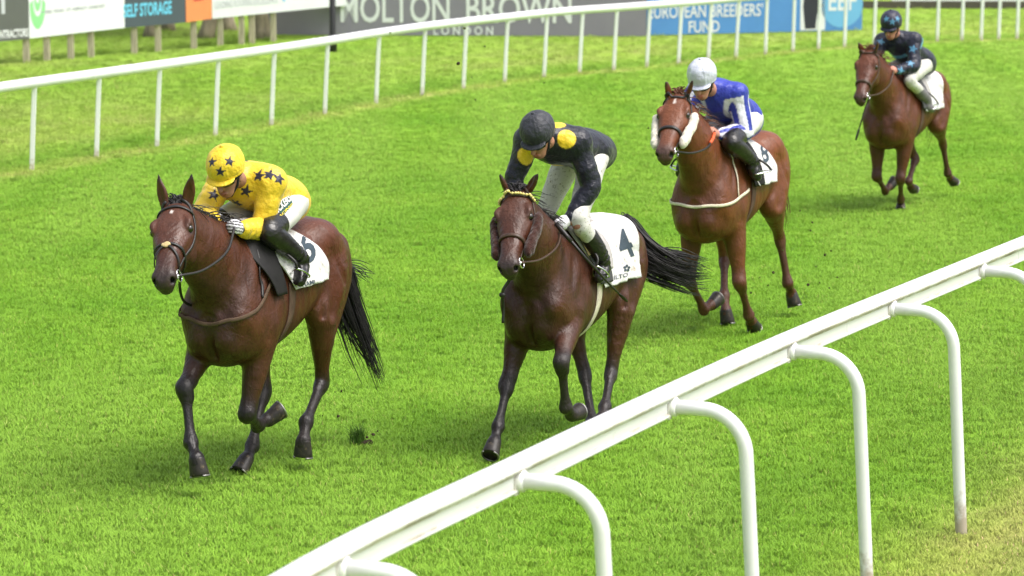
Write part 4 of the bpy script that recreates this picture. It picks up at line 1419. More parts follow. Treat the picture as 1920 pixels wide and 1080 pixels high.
    head = [ellip(HH(.0, 0, -.01), (.098, .076, .105), hM, .02), ellip(HH(.022, 0, -.075), (.078, .064, .085), hM, .03),
            ellip(HH(.052, 0, -.135), (.040, .042, .034), hM, .03),
            chain([HH(.094, 0, -.050), HH(.118, 0, -.088)], [.011, .016], .015),
            chain([HH(.094, -.022, -.122), HH(.100, 0, -.122), HH(.094, .022, -.122)], [.007, .008, .007], .008),
            chain([HH(.093, -.030, -.112), HH(.104, 0, -.1115), HH(.093, .030, -.112)], [.003, .0035, .003], .005, op='s'),
            chain([HH(.088, -.035, -.036), HH(.094, 0, -.034), HH(.088, .035, -.036)], [.010, .009, .010], .012)]
    for s in (-1, 1):
        head.append(ellip(HH(.085, s * .031, -.055), (.014, .019, .012), hM, .010, 's'))
        head.append(ellip(HH(-.005, s * .078, -.068), (.022, .009, .032), hM, .008))
    nk = chain([neck - axis * .04, HH(-.03, 0, -.09)], [.058, .052], .03)
    P, r = leg(hipL, knL, anL, 0); P2, r2 = leg(hipR, knR, anR, 0)
    body = torso(0) + [arm(shL, elL, wrL, 0), arm(shR, elR, wrR, 0), chain(P, r, .04), chain(P2, r2, .04), foot(anL, toL, 0), foot(anR, toR, 0), nk] + head
    body += hand(wrL, hdL, 1) + hand(wrR, hdR, -1)
    V, Q = Field(body).mesh(vx, 0)
    c = np.tile(A(S.get('skin', (.46, .22, .15)), float), (len(V), 1)) * (1 + .10 * vnoise(V, 40, 2)[:, None])
    lip = np.linalg.norm(V - HH(.10, 0, -.122), axis=1)
    c = c * (1 - .35 * sstep(.03, .018, lip)[:, None] * A([.3, 1, 1]))
    put('body', V, Q, SKIN, col=c)
    # ---- racing silks
    wl, wr_ = S.get('sleeve', (.93, .93))
    jk = torso(.028) + [chain([pel - axis * S.get('hem', .09), pel], [.125, .135], .04, 1.25, lat), arm(shL, elL, wrL, .024, wl), arm(shR, elR, wrR, .024, wr_),
                        chain([neck - axis * .05, neck + unit(hc - neck) * .035], [.080, .066], .03)]
    jf = Field(jk)
    V, Q = jf.mesh(vx, 1)
    Nn = vnormals(V, Q)
    amp = .008
    dl, tl = near_line(V, [shL, elL, wrL]); dr, tr = near_line(V, [shR, elR, wrR])
    onarm = np.maximum(sstep(.11, .085, dl), sstep(.11, .085, dr)) * np.maximum(sstep(.3, .5, tl), sstep(.3, .5, tr))
    ring = np.sin(np.where(dl < dr, tl, tr) * 26 + 5 * vnoise(V, 14, 6)) * (.4 + .6 * vnoise(V, 17, 16))
    fold = (.35 - np.abs(vnoise(V * [1, 1.3, 1], 15, S['seed'] + 3))) * amp * 2.0 + vnoise(V * [1, 1, 1], 22, S['seed']) * amp * .5 + vnoise(V * [1, 1, .6], 40, S['seed'] + 1) * amp * .7
    V = V + Nn * (fold + .0035 * onarm * ring + .004)[:, None]
    col = np.tile(A(S['silk'], float), (len(V), 1))
    W = V @ fr.M * fr.s + fr.o                                         # field coordinates, to find where marks sit
    du = W - C0
    dist = np.linalg.norm(du, axis=1); du = du / dist[:, None]
    def seen(u, v):
        r = ray(u, v)
        off = np.linalg.norm(np.cross(du, r), axis=1) * dist
        m = off < .012 * 1.5
        if not m.any():
            i = np.argmin(off)
        else:
            ii = np.where(m)[0]; i = ii[np.argmin(dist[ii])]
        return V[i], Nn[i]
    def marks(col, V, Nn, lst, mask, colr, rad):
        for m in lst:
            if len(m) == 2:
                p, n = seen(*m)
            else:
                i = np.argmin(np.linalg.norm(V - A(m), axis=1)); p, n = V[i], Nn[i]
            w = mask(V, p, n, A([-.5, .2 * math.sin(17 * p[0]), 1.0]), rad)[:, None] * ((Nn @ n) > .1)[:, None]
            col = col * (1 - w) + A(colr, float) * w
        return col
    if S.get('stripes'):
        for d, t, s, e, wr in ((dl, tl, shL, elL, wrL), (dr, tr, shR, elR, wrR)):
            up_seg = t < 1
            ax1, ax2 = unit(e - s), unit(wr - e)
            axv = np.where(up_seg[:, None], ax1, ax2)
            ref = np.cross(axv, A([.3, 0, 1.0])); ref /= np.linalg.norm(ref, axis=1)[:, None] + 1e-9
            ref2 = np.cross(axv, ref)
            ang = np.arctan2((Nn * ref).sum(1), (Nn * ref2).sum(1))
            w = (sstep(-.08, .08, np.cos(ang * 4 + .6) + .15) * sstep(.135, .12, d) * (t > .10))[:, None]
            col = col * (1 - w) + A(S['stripes'], float) * w
    if 'mark' in S:
        col = marks(col, V, Nn, S['marks'], S['mark'], S['mark_col'], S['mark_r'])
    if 'band' in S:
        w = (np.abs(((V - chest) @ axis) + .03) < .028)[:, None] * (onarm < .3)[:, None]
        col = np.where(w, A(S['band'], float), col)
    put('silks', V, Q, silk('silk_' + S['id'], dirt=S.get('silk_dirt')), col=col)
    # collar and cuffs are part of the silks; breeches
    bt = S.get('boot_t', .12)
    sk = lambda kn, an, t: kn + (an - kn) * t
    br = [chain([pel - axis * .035, pel + axis * .03], [.115, .108], .04, 1.25, lat)]
    for hp, kn, an in ((hipL, knL, anL), (hipR, knR, anR)):
        if bt > .05:
            br.append(chain([hp, hp * .5 + kn * .5, kn, sk(kn, an, bt + .04)], [.098, .083, .063, .056], .05))
        else:
            br.append(chain([hp, hp * .5 + kn * .5, hp * .2 + kn * .8], [.104, .092, .074], .05))
    V, Q = Field(br).mesh(vx, 1)
    Nn = vnormals(V, Q)
    V = V + Nn * ((.3 - np.abs(vnoise(V, 20, 9))) * .012 + vnoise(V, 60, 10) * .002)[:, None]
    bo = put('breeches', V, Q, S.get('breech', BREECH))
    # boots with creased ankles
    for kn, an, to in ((knL, anL, toL), (knR, anR, toR)):
        st = sk(kn, an, bt) if bt > .05 else kn + (hipL * (1, np.sign(kn[1]), 1) - kn) * .24
        bf = Field([chain([st, kn, kn * .6 + an * .4, an], [.086, .074, .066, .046], .02) if bt < .05 else chain([st, st * .5 + an * .5, an], [.060, .062, .046], .02), foot(an, to, .008)])
        V, Q = bf.mesh(vx, 1)
        Nn = vnormals(V, Q)
        t = ((V - an) @ unit(kn - an))
        V = V + Nn * (.004 * np.sin(t * 150 + 2 * vnoise(V, 20, 4)) * np.exp(-((t - .02) / .07) ** 2))[:, None]
        put('boot', V, Q, S.get('boot', BOOT))
        # stirrup iron
        d = unit(to - an); sole = an * .35 + to * .65 + A([0, 0, -.036])
        sm = MB()
        s_ = 1 if an[1] > 0 else -1
        lt = unit(np.cross(d, A([0, 0, 1.0])))
        up = np.cross(lt, d); up = up if up[2] > 0 else -up
        P = [sole + lt * .052 * x + up * y for x, y in ((-1, 0), (0, -.004), (1, 0), (1.02, .03), (.75, .085), (.25, .122), (0, .13), (-.25, .122), (-.75, .085), (-1.02, .03), (-1, 0))]
        sm.tube(smooth_pts(np.array(P), 3), .0065, 6)
        top = A([-.02, s_ * .21, 1.50])
        h.setdefault('stirrups', []).append((np.array(sm.V), sm.F, sole + up * .135, top))
    # gloves
    if 'glove' in S:
        for wr, tg, s in ((wrL, hdL, 1), (wrR, hdR, -1)):
            gp = hand(wr, tg, s)
            for p in gp: pass
            gf = Field(gp)
            V, Q = gf.mesh(min(vx, .006), 0)
            V = V + vnormals(V, Q) * .0035
            hd = unit(tg - wr)
            t = (V - wr) @ hd
            gcol = np.where((t < .02)[:, None], A(S['glove'][1], float), A(S['glove'][0], float))
            if S.get('glove_stripe'):
                upv = unit(A([0, 0, 1.0]) - hd * hd[2])
                y = (V - wr) @ upv
                gcol = np.where(((np.abs((y + .009) % .018 - .009) < .0035) & (t > .03))[:, None], A([.03, .03, .03]), gcol)
            g = put('glove', V, Q, mat('glove_' + S['id'], (1, 1, 1), rough=.7, spec=.2, attr=True), col=gcol)
            cb = Field([chain([wr - hd * .055, wr + hd * .012], [.035, .033], .01)])
            V, Q = cb.mesh(.006, 0)
            put('cuff', V, Q, GLOVE_B, g)
    # helmet: padded dome, fabric cover with seams, peak
    shell = [ellip(HH(-.006, 0, .020), (.132, .112, .118), hM, .02)]
    dome = Field(shell + [Part(lambda X: ((X - HH(0, 0, -.035)) @ u_) * 1.0, hc - .16, hc + .16, .012, 'u')] if False else shell)
    V, Q = dome.mesh(min(vx, .006), 1)
    q = (V - hc) @ hM.T
    cut = -.030 - .022 * sstep(.02, -.10, q[:, 0])                    # rim sits lower at the back
    low = q[:, 2] < cut
    q[low, 2] = cut[low]
    sc = np.clip(1 - (np.abs(q[:, 2] - cut) < .012) * -.03, .9, 1.05)
    q[:, :2] *= sc[:, None]
    az = np.arctan2(q[:, 1], q[:, 0])
    seam = np.exp(-((((az / (math.pi / 3)) % 1) - .5) / .035) ** 2)
    Nn = vnormals(V, Q)
    rad = np.linalg.norm(q, axis=1)[:, None]
    q = q + q / rad * (.0025 * seam + .0022 * vnoise(q, 45, S['seed'] + 20) * (q[:, 2] > cut + .01))[:, None]
    V = hc + q @ hM
    Nn = vnormals(V, Q)
    col = np.tile(A(S['cap'], float), (len(V), 1)) * (1 + .12 * seam[:, None] * S.get('seam', 1) + .05 * vnoise(q, 20, 3)[:, None])
    if 'cap_marks' in S:
        W = V @ fr.M * fr.s + fr.o
        du = W - C0; dist = np.linalg.norm(du, axis=1); du = du / dist[:, None]
        col = marks(col, V, Nn, S['cap_marks'], star_mask, S['mark_col'], S['cap_r'])
    hel = put('helmet', V, Q, silk('cap_' + S['id'], rough=S.get('cap_rough', .45), dirt=S.get('silk_dirt')), col=np.clip(col, .002, 1))
    pk = Field([ellip(HH(.088, 0, -.030), (.062, .092, .012), np.stack([unit(f_ * 1 - u_ * .28), l_, unit(u_ + f_ * .28)]), .01)])
    V, Q = pk.mesh(.005, 1)
    put('peak', V, Q, silk('peak_' + S['id'], rough=.45), hel, col=np.tile(A(S.get('peak', S['cap']), float), (len(V), 1)))
    btn = Field([ellip(HH(-.006, 0, .140), (.013, .013, .008), hM, .01)])
    V, Q = btn.mesh(.004, 1)
    put('button', V, Q, silk('button_' + S['id']), hel, col=np.tile(A(S['cap'], float) * .9, (len(V), 1)))
    # goggles with strap
    gg = Field([chain([HH(.066, -.062, -.055), HH(.090, -.030, -.058), HH(.094, 0, -.055), HH(.090, .030, -.058), HH(.066, .062, -.055)],
                      [.016, .022, .017, .022, .016], .01)])
    V, Q = gg.mesh(.005, 1)
    go_ = put('goggles', V, Q, GOGGLE)
    sm = MB()
    sm.tube([HH(.066, -.064, -.052), HH(.03, -.084, -.045), HH(-.03, -.090, -.040)], .008, 6, flat=(u_, .4))
    sm.tube([HH(.066, .064, -.052), HH(.03, .084, -.045), HH(-.03, .090, -.040)], .008, 6, flat=(u_, .4))
    put('strap', sm.V, sm.F, GLOVE_B, go_)
    cs = MB()
    cs.tube([HH(.0, -.085, -.02), HH(.03, -.070, -.10), HH(.055, -.03, -.160), HH(.058, 0, -.170), HH(.055, .03, -.160), HH(.03, .070, -.10), HH(.0, .085, -.02)], .007, 6)
    put('chin_strap', cs.V, cs.F, GLOVE_B, hel)
    return dict(root=root, seat=seat, put=put, wrL=wrL, wrR=wrR, hdL=hdL, hdR=hdR, knL=knL, anL=anL, hipL=hipL, pel=pel, S=S, breeches=bo)
# ------------------------------------------------------------------ tack: cloths, saddles, bridles, reins
CLOTH = mat('number_cloth', (.68, .67, .66), rough=.8, spec=.15, var=.06, scale=9, bump=.035, bscale=8, dirt=((.34, .28, .20), 13, .36))
PAD_GREY = mat('grey_pad', (.40, .38, .37), rough=.85, spec=.15, var=.12, scale=14, bump=.008, bscale=16)
PAD_TAN = mat('tan_pad', (.52, .40, .20), rough=.8, spec=.15, var=.08, scale=14)
FLAP_BLACK = mat('saddle_flap', (.014, .013, .013), rough=.6, spec=.3, var=.2)
FLAP_GREY = mat('grey_flap', (.075, .075, .08), rough=.6, spec=.3, var=.15)
INK = mat('number_ink', (.055, .075, .095), rough=.7, spec=.15, var=.1, scale=30)
SHEEP_W = mat('cream_sheepskin', (.74, .69, .58), rough=.95, spec=.1, var=.15, scale=50, bump=.006, bscale=150, sheen=.4)
SHEEP_B = mat('brown_sheepskin', (.045, .016, .012), rough=.95, spec=.1, var=.25, scale=50, bump=.006, bscale=150, sheen=.3)
WEB_CREAM = mat('cream_webbing', (.66, .60, .47), rough=.8, spec=.2, var=.12, scale=20)
WEB_GREY = mat('muddy_webbing', (.10, .065, .045), rough=.85, spec=.15, var=.2, scale=20)
RUBBER_ORANGE = mat('orange_grip', (.70, .12, .04), rough=.6, var=.1)
BEAD = mat('yellow_bead', (.78, .66, .22), rough=.35, spec=.5, var=.05)
BLUE_BAND = mat('blue_band', (.08, .16, .5), rough=.6)

def wrap_patch(h, x0, x1, t0, t1, off, n=(26, 40), xfun=None, ripple=0.0, flare=0.0):
    """grid wrapped over the back; x lengthwise, t = angle round the barrel (0 on the spine, + to the left), returns points (n0, n1, 3)"""
    fld = h['fld']
    xs = np.linspace(0, 1, n[0]); ts = np.linspace(t0, t1, n[1])
    G = np.zeros((n[0], n[1], 3))
    for j, t in enumerate(ts):
        a, b = (x0, x1) if xfun is None else xfun(t)
        X = a + (b - a) * xs
        G[:, j] = np.column_stack([X, np.full(n[0], math.sin(R(t)) * .42), np.full(n[0], 1.22 + math.cos(R(t)) * .48)])
    P = G.reshape(-1, 3)
    C = P * [1, 0, 0] + np.array([0, 0, 1.22])
    lo, hi = np.zeros(len(P)), np.ones(len(P)) * 1.3
    trunk = Field([p for p in fld.parts[:1]] + [p for p in fld.parts if getattr(p, 'haunch', False)])
    for _ in range(16):                                                # where the ray from the barrel axis leaves the body
        mid = (lo + hi) / 2
        d = h['wrapfld'](C + (P - C) * mid[:, None]) - off
        lo = np.where(d < 0, mid, lo); hi = np.where(d < 0, hi, mid)
    D = unit(np.array([1.0, 0, 0]))
    Q = C + (P - C) * lo[:, None]
    T = np.repeat(ts[None], n[0], 0).ravel()
    hem = np.clip((np.abs(T) - 45) / 60, 0, 1)
    out = (P - C) / np.linalg.norm(P - C, axis=1)[:, None]
    Q = Q + out * (ripple * hem * np.sin(P[:, 0] * 34 + T * .05) + flare * hem ** 2 + .35 * ripple * vnoise(P, 22, 5))[:, None]
    return Q.reshape(n[0], n[1], 3)
def patch_obj(name, G, m, parent, thick=.004):
    n0, n1 = G.shape[:2]
    P = G.reshape(-1, 3)
    idx = np.arange(n0 * n1).reshape(n0, n1)
    F = np.stack([idx[:-1, :-1], idx[1:, :-1], idx[1:, 1:], idx[:-1, 1:]], -1).reshape(-1, 4)
    o = mesh_obj(name, P, F, m, parent)
    md = o.modifiers.new('thickness', 'SOLIDIFY'); md.thickness = thick; md.offset = 0
    return o
def patch_point(G, a, b):
    """bilinear point and normal at fractions a (lengthwise) and b (round)"""
    n0, n1 = G.shape[:2]
    x, y = np.clip(a, 0, 1) * (n0 - 1.001), np.clip(b, 0, 1) * (n1 - 1.001)
    i, j = x.astype(int), y.astype(int); u, v = (x - i)[:, None], (y - j)[:, None]
    p = G[i, j] * (1 - u) * (1 - v) + G[i + 1, j] * u * (1 - v) + G[i, j + 1] * (1 - u) * v + G[i + 1, j + 1] * u * v
    nn = np.cross(G[i + 1, j] - G[i, j], G[i, j + 1] - G[i, j]); nn /= np.linalg.norm(nn, axis=1)[:, None] + 1e-9
    o = p - np.array([p[0, 0], 0, 1.2]); nn *= np.sign((nn * (p * [0, 1, 1] - [0, 0, 1.15])).sum(1))[:, None]
    return p, nn
def letter_on(G, txt, size, a0, b0, m, parent, nm, bold=.012, width=.9, turn=0.0, sub=3, La=None, Lb=None, side=1, off=.0045):
    """text laid on the cloth: reads head to tail on the left side"""
    V2, F2 = text_mesh(txt, size, 'CENTER', bold, width, sub)
    c, s = math.cos(turn), math.sin(turn)
    x, y = V2[:, 0] * c - V2[:, 1] * s, V2[:, 0] * s + V2[:, 1] * c
    p, n = patch_point(G, a0 + side * x / La, b0 - side * y / Lb)
    return mesh_obj(nm, p + n * off, F2, m, parent, smooth=False)
from mathutils.bvhtree import BVHTree
def caster(fr, o, shift=(0, 0, 0)):
    me = o.data
    V = [v.co + Vector(shift) for v in me.vertices]
    tree = BVHTree.FromPolygons(V, [tuple(p.vertices) for p in me.polygons])
    org = Vector(fr.l(C0))
    def hit(u, v, off):
        d = Vector(fr.M @ ray(u, v))
        p, n, i, dd = tree.ray_cast(org, d)
        if p is None:
            return None
        if n.dot(d) > 0: n = -n
        return p + n * off - Vector(shift)
    return hit
def cast_mesh(hit, UV, F, m, parent, nm, off):
    P = [hit(u, v, off) for u, v in UV]
    F = [f for f in F if all(P[i] is not None for i in f)]
    used = sorted({i for f in F for i in f}); mp = {k: j for j, k in enumerate(used)}
    if not used:
        print('no hit', nm); return None
    return mesh_obj(nm, [tuple(P[i]) for i in used], [tuple(mp[i] for i in f) for f in F], m, parent, smooth=False)
def cast_text(fr, o, txt, quad, m, parent, nm, bold=.01, off=.006, shift=(0, 0, 0)):
    '''lettering laid on the surface inside the four corners (as read in the photograph): left top, right top, right bottom, left bottom'''
    V2, F2 = text_mesh(txt, 1.0, 'CENTER', bold, 1.0, 2)
    lo, hi = V2.min(0), V2.max(0)
    a = (V2 - lo) / (hi - lo)
    TL, TR, BR, BL = [np.array(c, float) for c in quad]
    x, y = a[:, :1], a[:, 1:]
    UV = (BL * (1 - x) + BR * x) * (1 - y) + (TL * (1 - x) + TR * x) * y
    return cast_mesh(caster(fr, o, shift), UV, F2, m, parent, nm, off)
def cast_shape(fr, o, poly, m, parent, nm, off=.006, shift=(0, 0, 0)):
    poly = np.array(poly); c = poly.mean(0)
    UV = [c] + [c + (p - c) * k for k in (.5, 1.0) for p in poly]
    n = len(poly)
    F = [(0, 1 + i, 1 + (i + 1) % n) for i in range(n)] + [(1 + i, 1 + n + i, 1 + n + (i + 1) % n, 1 + (i + 1) % n) for i in range(n)]
    return cast_mesh(caster(fr, o, shift), UV, F, m, parent, nm, off)
def strap(h, pts, r, m, name, parent, off=.004, snap=True, flat=.45, n=6, dens=6, closed=False):
    P = smooth_pts(np.asarray(pts, float), dens)
    if snap:
        P = h['fld'].snap(P, off, 8)
        nn = h['fld'].normal(P)
    else:
        nn = np.tile(np.array([0, 0, 1.0]), (len(P), 1))
    mb = MB()
    if snap:
        mb.tube(P, r, 8, flat=((0, 0, 1), flat, nn))
    else:
        mb.tube(P, r, n)
    return mb.build(name, m, parent)
def ring(mb, c, nrm, r, t, n=18):
    nrm = unit(nrm); a = unit(np.cross(nrm, [0.3, .2, 1])); b = np.cross(nrm, a)
    mb.tube([c + (a * math.cos(2 * math.pi * i / n) + b * math.sin(2 * math.pi * i / n)) * r for i in range(n + 1)], t, 6, cap=False)
def sheepskin(h, pts, r, m, parent, seed):
    P = smooth_pts(np.array(pts), 5)
    f = Field([chain(P, [r * .8] + [r] * (len(P) - 2) + [r * .8], .02, .8, h['lat'], n=1)])
    V, Q = f.mesh(.005, 1)
    N = vnormals(V, Q)
    V = V + N * (vnoise(V, 95, seed) * .006 + vnoise(V, 220, seed + 1) * .003)[:, None]
    o = mesh_obj('cheekpiece', V, Q, m, parent)
    return o

def bridle(h, B):
    """headpiece, browband, cheek straps, noseband, bit rings"""
    H, fld, root = h['H'], h['fld'], h['root']
    lm = B.get('leather', LEATHER)
    br = empty('bridle', (0, 0, 0)); br.parent = root
    w = .0095
    def S(nm, pts, r=w, m=lm, **k):
        return strap(h, pts, r, m, nm, br, **k)
    L2 = 1
    for s in (-1, 1):
        S('cheek_strap', [H(-.03, s * .05, .02), H(.03, s * .11, -.03), H(.13, s * .13, -.065), H(.24, s * .13, -.085), H(.36, s * .10, -.085), H(.46, s * .09, -.085), H(.52, s * .08, -.090)])
        S('throat_lash', [H(.02, s * .11, -.06), H(.08, s * .12, -.13), H(.13, s * .12, -.20), H(.15, s * .06, -.26), H(.15, 0, -.27)], r=.007)
    S('browband', [H(.045, -.13, -.06), H(.048, -.11, .02), H(.040, -.05, .06), H(.038, 0, .07), H(.040, .05, .06), H(.048, .11, .02), H(.045, .13, -.06)],
      r=.011, off=.006)
    if B.get('beads'):
        P = fld.snap(smooth_pts(np.array([H(.046, -.12, -.03), H(.046, -.10, .03), H(.038, -.05, .06), H(.036, 0, .07), H(.038, .05, .06), H(.046, .10, .03), H(.046, .12, -.03)]), 6), .016)
        mb = MB()
        for p in P[::2]:
            bm = bmesh.new(); bmesh.ops.create_icosphere(bm, subdivisions=2, radius=.0092)
            mb.add([np.array(v.co) + p for v in bm.verts], [[v.index for v in f.verts] for f in bm.faces]); bm.free()
        mb.tube(P, .0035, 6)
        mb.build('beading', BEAD, br)
    ns = B.get('noseband', .375)
    S('noseband', [H(ns + .02, 0, -.22), H(ns + .02, -.07, -.17), H(ns + .01, -.10, -.08), H(ns, -.07, .02), H(ns - .005, 0, .05), H(ns, .07, .02), H(ns + .01, .10, -.08), H(ns + .02, .07, -.17), H(ns + .02, 0, -.22)],
      r=B.get('nose_r', .011), off=.006)
    if B.get('grackle'):
        for s in (-1, 1):
            S('cross_strap', [H(ns, 0, .05), H(ns + .05, s * .06, .02), H(ns + .11, s * .09, -.06), H(ns + .13, s * .07, -.12), H(ns + .13, 0, -.16)], r=.008, off=.008)
        f = Field([ellip(H(ns, 0, .022), (.024, .028, .011), h['hM'], .01)])
        V, Q = f.mesh(.005, 1)
        V = V + vnormals(V, Q) * (vnoise(V, 160, 3) * .004)[:, None]
        mesh_obj('nose_pad', V, Q, PAD_TAN, br)
    for s in (-1, 1):
        mb = MB()
        c = fld.snap(np.array([H(.52, s * .09, -.085)]), .012)[0]
        ring(mb, c, h['lat'] * s + h['dor'] * .15, .034, .0045)
        mb.tube([c, c * .5 + H(.52, 0, -.085) * .5, H(.52, 0, -.085)], .008, 8)
        mb.build('bit_ring', STEEL, br)
        h['bit%d' % s] = c
    if B.get('sheep'):
        for s in (-1, 1):
            sheepskin(h, [H(.15, s * .145, -.075), H(.25, s * .135, -.085), H(.35, s * .118, -.080), H(.44, s * .105, -.080)], B['sheep_r'], B['sheep'], br, 40 + s)
    return br

def reins(h, rider, m, grips=None):
    root = h['root']
    for s, k in ((1, 'L'), (-1, 'R')):
        bit = h['bit%d' % s]
        hd = rider['wr' + k] + unit(rider['hd' + k] - rider['wr' + k]) * .10
        mid = (bit + hd) / 2 + np.array([0, s * .05, -.05])
        P = smooth_pts(np.array([bit, bit * .7 + hd * .3 + [0, s * .045, -.05], mid * .6 + hd * .4 + [0, s * .02, -.03], hd]), 8)
        d = h['fld'](P)
        near = d < .010
        P[near] = h['fld'].snap(P[near], .011, 4)
        mb = MB(); mb.tube(P, .0085, 6)
        o = mb.build('rein', m, root)
        if grips:
            mb = MB(); mb.tube(P[-7:-1], .0125, 8); mb.build('rubber_grip', grips, o)
    # loop of spare rein hanging from the hands over the withers
    a = rider['wrL'] + unit(rider['hdL'] - rider['wrL']) * .08; b = rider['wrR'] + unit(rider['hdR'] - rider['wrR']) * .08
    return a, b

def tack(h, rider, T):
    root, fld = h['root'], h['fld']
    h['wrapfld'] = Field([fld.parts[0]] + [p for p in fld.parts if p.op == 'u' and p.hi[0] < -.4 and p.lo[2] > .85])
    # number cloth
    x0, x1 = T.get('cloth', (-.02, -.68))
    tm = T.get('tmax', 93)
    G = wrap_patch(h, x0, x1, -tm, tm, .014, (40, 90), xfun=lambda t: (x0 - .10 * sstep(40, 100, abs(t)), x1 + T.get('rake', .06) * sstep(60, 100, abs(t)) + T.get('top', 0) * sstep(75, 15, abs(t))), ripple=T.get('ripple', .011), flare=T.get('flare', .03))
    cl = patch_obj('number_cloth', G, CLOTH, root)
    La = x1 - x0; Lb = np.linalg.norm(np.diff(G[20], axis=0), axis=1).sum()
    La = abs(La)
    h['cloth'] = cl
    for txt, quad, nm, bold, wd in T.get('ink', []):
        cast_text(h['fr'], cl, txt, quad, INK, cl, nm, bold)
    if T.get('clover'):
        u, v, r = T['clover']
        for k in range(5):
            a = math.radians(90 + 72 * k)
            cast_shape(h['fr'], cl, [(u + r * .62 * math.cos(a) + r * .36 * math.cos(q), v - r * .62 * math.sin(a) - r * .36 * math.sin(q)) for q in np.linspace(0, 6.283, 10)[:-1]], INK, cl, 'emblem')
    # saddle: seat, pad, flaps
    G2 = wrap_patch(h, .0, -.40, -T.get('pad_t', 74), T.get('pad_t', 74), .026, (20, 50), xfun=lambda t: (.06 - .16 * sstep(20, 90, abs(t)), -.36 + .10 * sstep(30, 90, abs(t))), ripple=.004)
    sd = empty('saddle', (0, 0, 0)); sd.parent = root
    patch_obj('pad', G2, T.get('pad', PAD_GREY), sd, .010)
    for s in (-1, 1):
        t0, t1 = (T.get('flap_0', 28), T.get('flap_t', 88)) if s > 0 else (-T.get('flap_t', 88), -T.get('flap_0', 28))
        G3 = wrap_patch(h, .0, -.3, t0, t1, .040, (16, 22), xfun=lambda t: (T.get('flap_x', .03) - .10 * sstep(30, 95, abs(t)), T.get('flap_x1', -.20) - .02 * sstep(30, 90, abs(t))))
        patch_obj('flap', G3, T.get('flap', FLAP_BLACK), sd, .008)
        if T.get('flap_top'):
            G4 = wrap_patch(h, .0, -.3, *((22, 52) if s > 0 else (-52, -22)), .047, (8, 12), xfun=lambda t: (.035 - .06 * sstep(30, 95, abs(t)), -.09))
            patch_obj('knee_pad', G4, T['flap_top'], sd, .008)
    f = Field([chain([(.05, 0, 1.63), (-.08, 0, 1.625), (-.24, 0, 1.60), (-.36, 0, 1.62)], [.030, .035, .035, .028], .03, 2.4, (0, 1, 0))])
    V, Q = f.mesh(.009, 1); mesh_obj('seat', V, Q, FLAP_BLACK, sd)
    for V, F, a, b in h.get('stirrups', []):
        st = mesh_obj('stirrup', V, F, STEEL, sd)
        mb = MB(); s = 1 if a[1] > 0 else -1
        P = smooth_pts(np.array([a, a * .6 + b * .4 + [0, s * .03, 0], b]), 5)
        mb.tube(P, .009, 6); mb.build('stirrup_leather', T.get('leather_strap', LEATHER), st)
    # girth
    gx = T.get('girth_x', -.10)
    P = [(gx, .36, 1.30), (gx + .01, .35, 1.12), (gx + .04, .28, .92), (gx + .05, .12, .80), (gx + .05, 0, .78), (gx + .05, -.12, .80), (gx + .04, -.28, .92), (gx + .01, -.35, 1.12), (gx, -.36, 1.30)]
    strap(h, P, .034, T.get('girth_m', WEB_GREY), 'girth', root, off=.006, flat=.16, dens=5)
    # breast girth / breastplate
    if T.get('breast'):
        for pts, r, m in T['breast']:
            strap(h, pts, r, m, 'breast_strap', root, off=.009, flat=.45)
RIDERS = []
YEL, NAVY = (.80, .56, .035), (.020, .020, .045)
RIDERS.append(build_rider(HORSES[0], dict(
    id='yellow', seed=11, voxel=.0075, label='jockey crouched low in yellow silks with black stars and matching yellow cap',
    helmet=(423, 314, 0), neck=(456, 334, .0), pelvis=(522, 372), shR=(392, 350, -.17), shL=(487, 348, .17),
    elL=(491, 428, N_), wrL=(456, 430, N_), haL=(428, 424, .11), elR=(379, 398, N_), wrR=(400, 416, N_), haR=(410, 418, -.09),
    boot_t=.0, knL=(506, 436, .205), anL=(566, 484, .285), toL=(563, 520, .30),
    pitch=24, silk=YEL, mark=star_mask, mark_col=NAVY, mark_r=.045,
    marks=[(481, 326), (507, 322), (529, 334), (459, 295), (460, 364), (405, 362), (443, 387), (-.2, -.12, 1.9), (-.3, .14, 1.72), (-.05, -.18, 1.85)],
    cap=(.80, .56, .03), cap_marks=[(409, 326), (436, 301), (392, 302)], cap_r=.036, silk_dirt=((.45, .25, .04), 9, .30),
    skin=(.33, .17, .12), glove=((.72, .72, .74), (.02, .02, .02)), glove_stripe=True)))
RIDERS.append(build_rider(HORSES[1], dict(
    id='dark', seed=12, voxel=.0075, label='jockey standing tall in black silks with yellow discs and a plain black cap',
    helmet=(1008, 247, 0), neck=(1032, 262, .0), pelvis=(1094, 280), torso=.48, hem=.15, shR=(972, 270, -.17), shL=(1085, 278, .17),
    elL=(1112, 366, N_), wrL=(1070, 410, N_), haL=(1046, 429, .11), elR=(964, 338, N_), wrR=(985, 402, N_), haR=(1003, 425, -.10),
    knL=(1086, 410, .20), anL=(1132, 490, .285), toL=(1126, 517, .29), knR=(1022, 400, -.20),
    pitch=30, hyaw=-6, silk=(.009, .010, .020), mark=disc_mask, mark_col=(.80, .56, .03), mark_r=.062,
    marks=[(1068, 258), (1043, 226), (994, 293), (1038, 322), (-.25, -.14, 2.15), (-.3, .0, 2.2)],
    cap=(.030, .032, .042), seam=-1.5, cap_rough=.5, breech=BREECH_MUD, boot_t=.42, skin=(.42, .20, .14),
    glove=((.74, .74, .78), (.02, .02, .02)))))
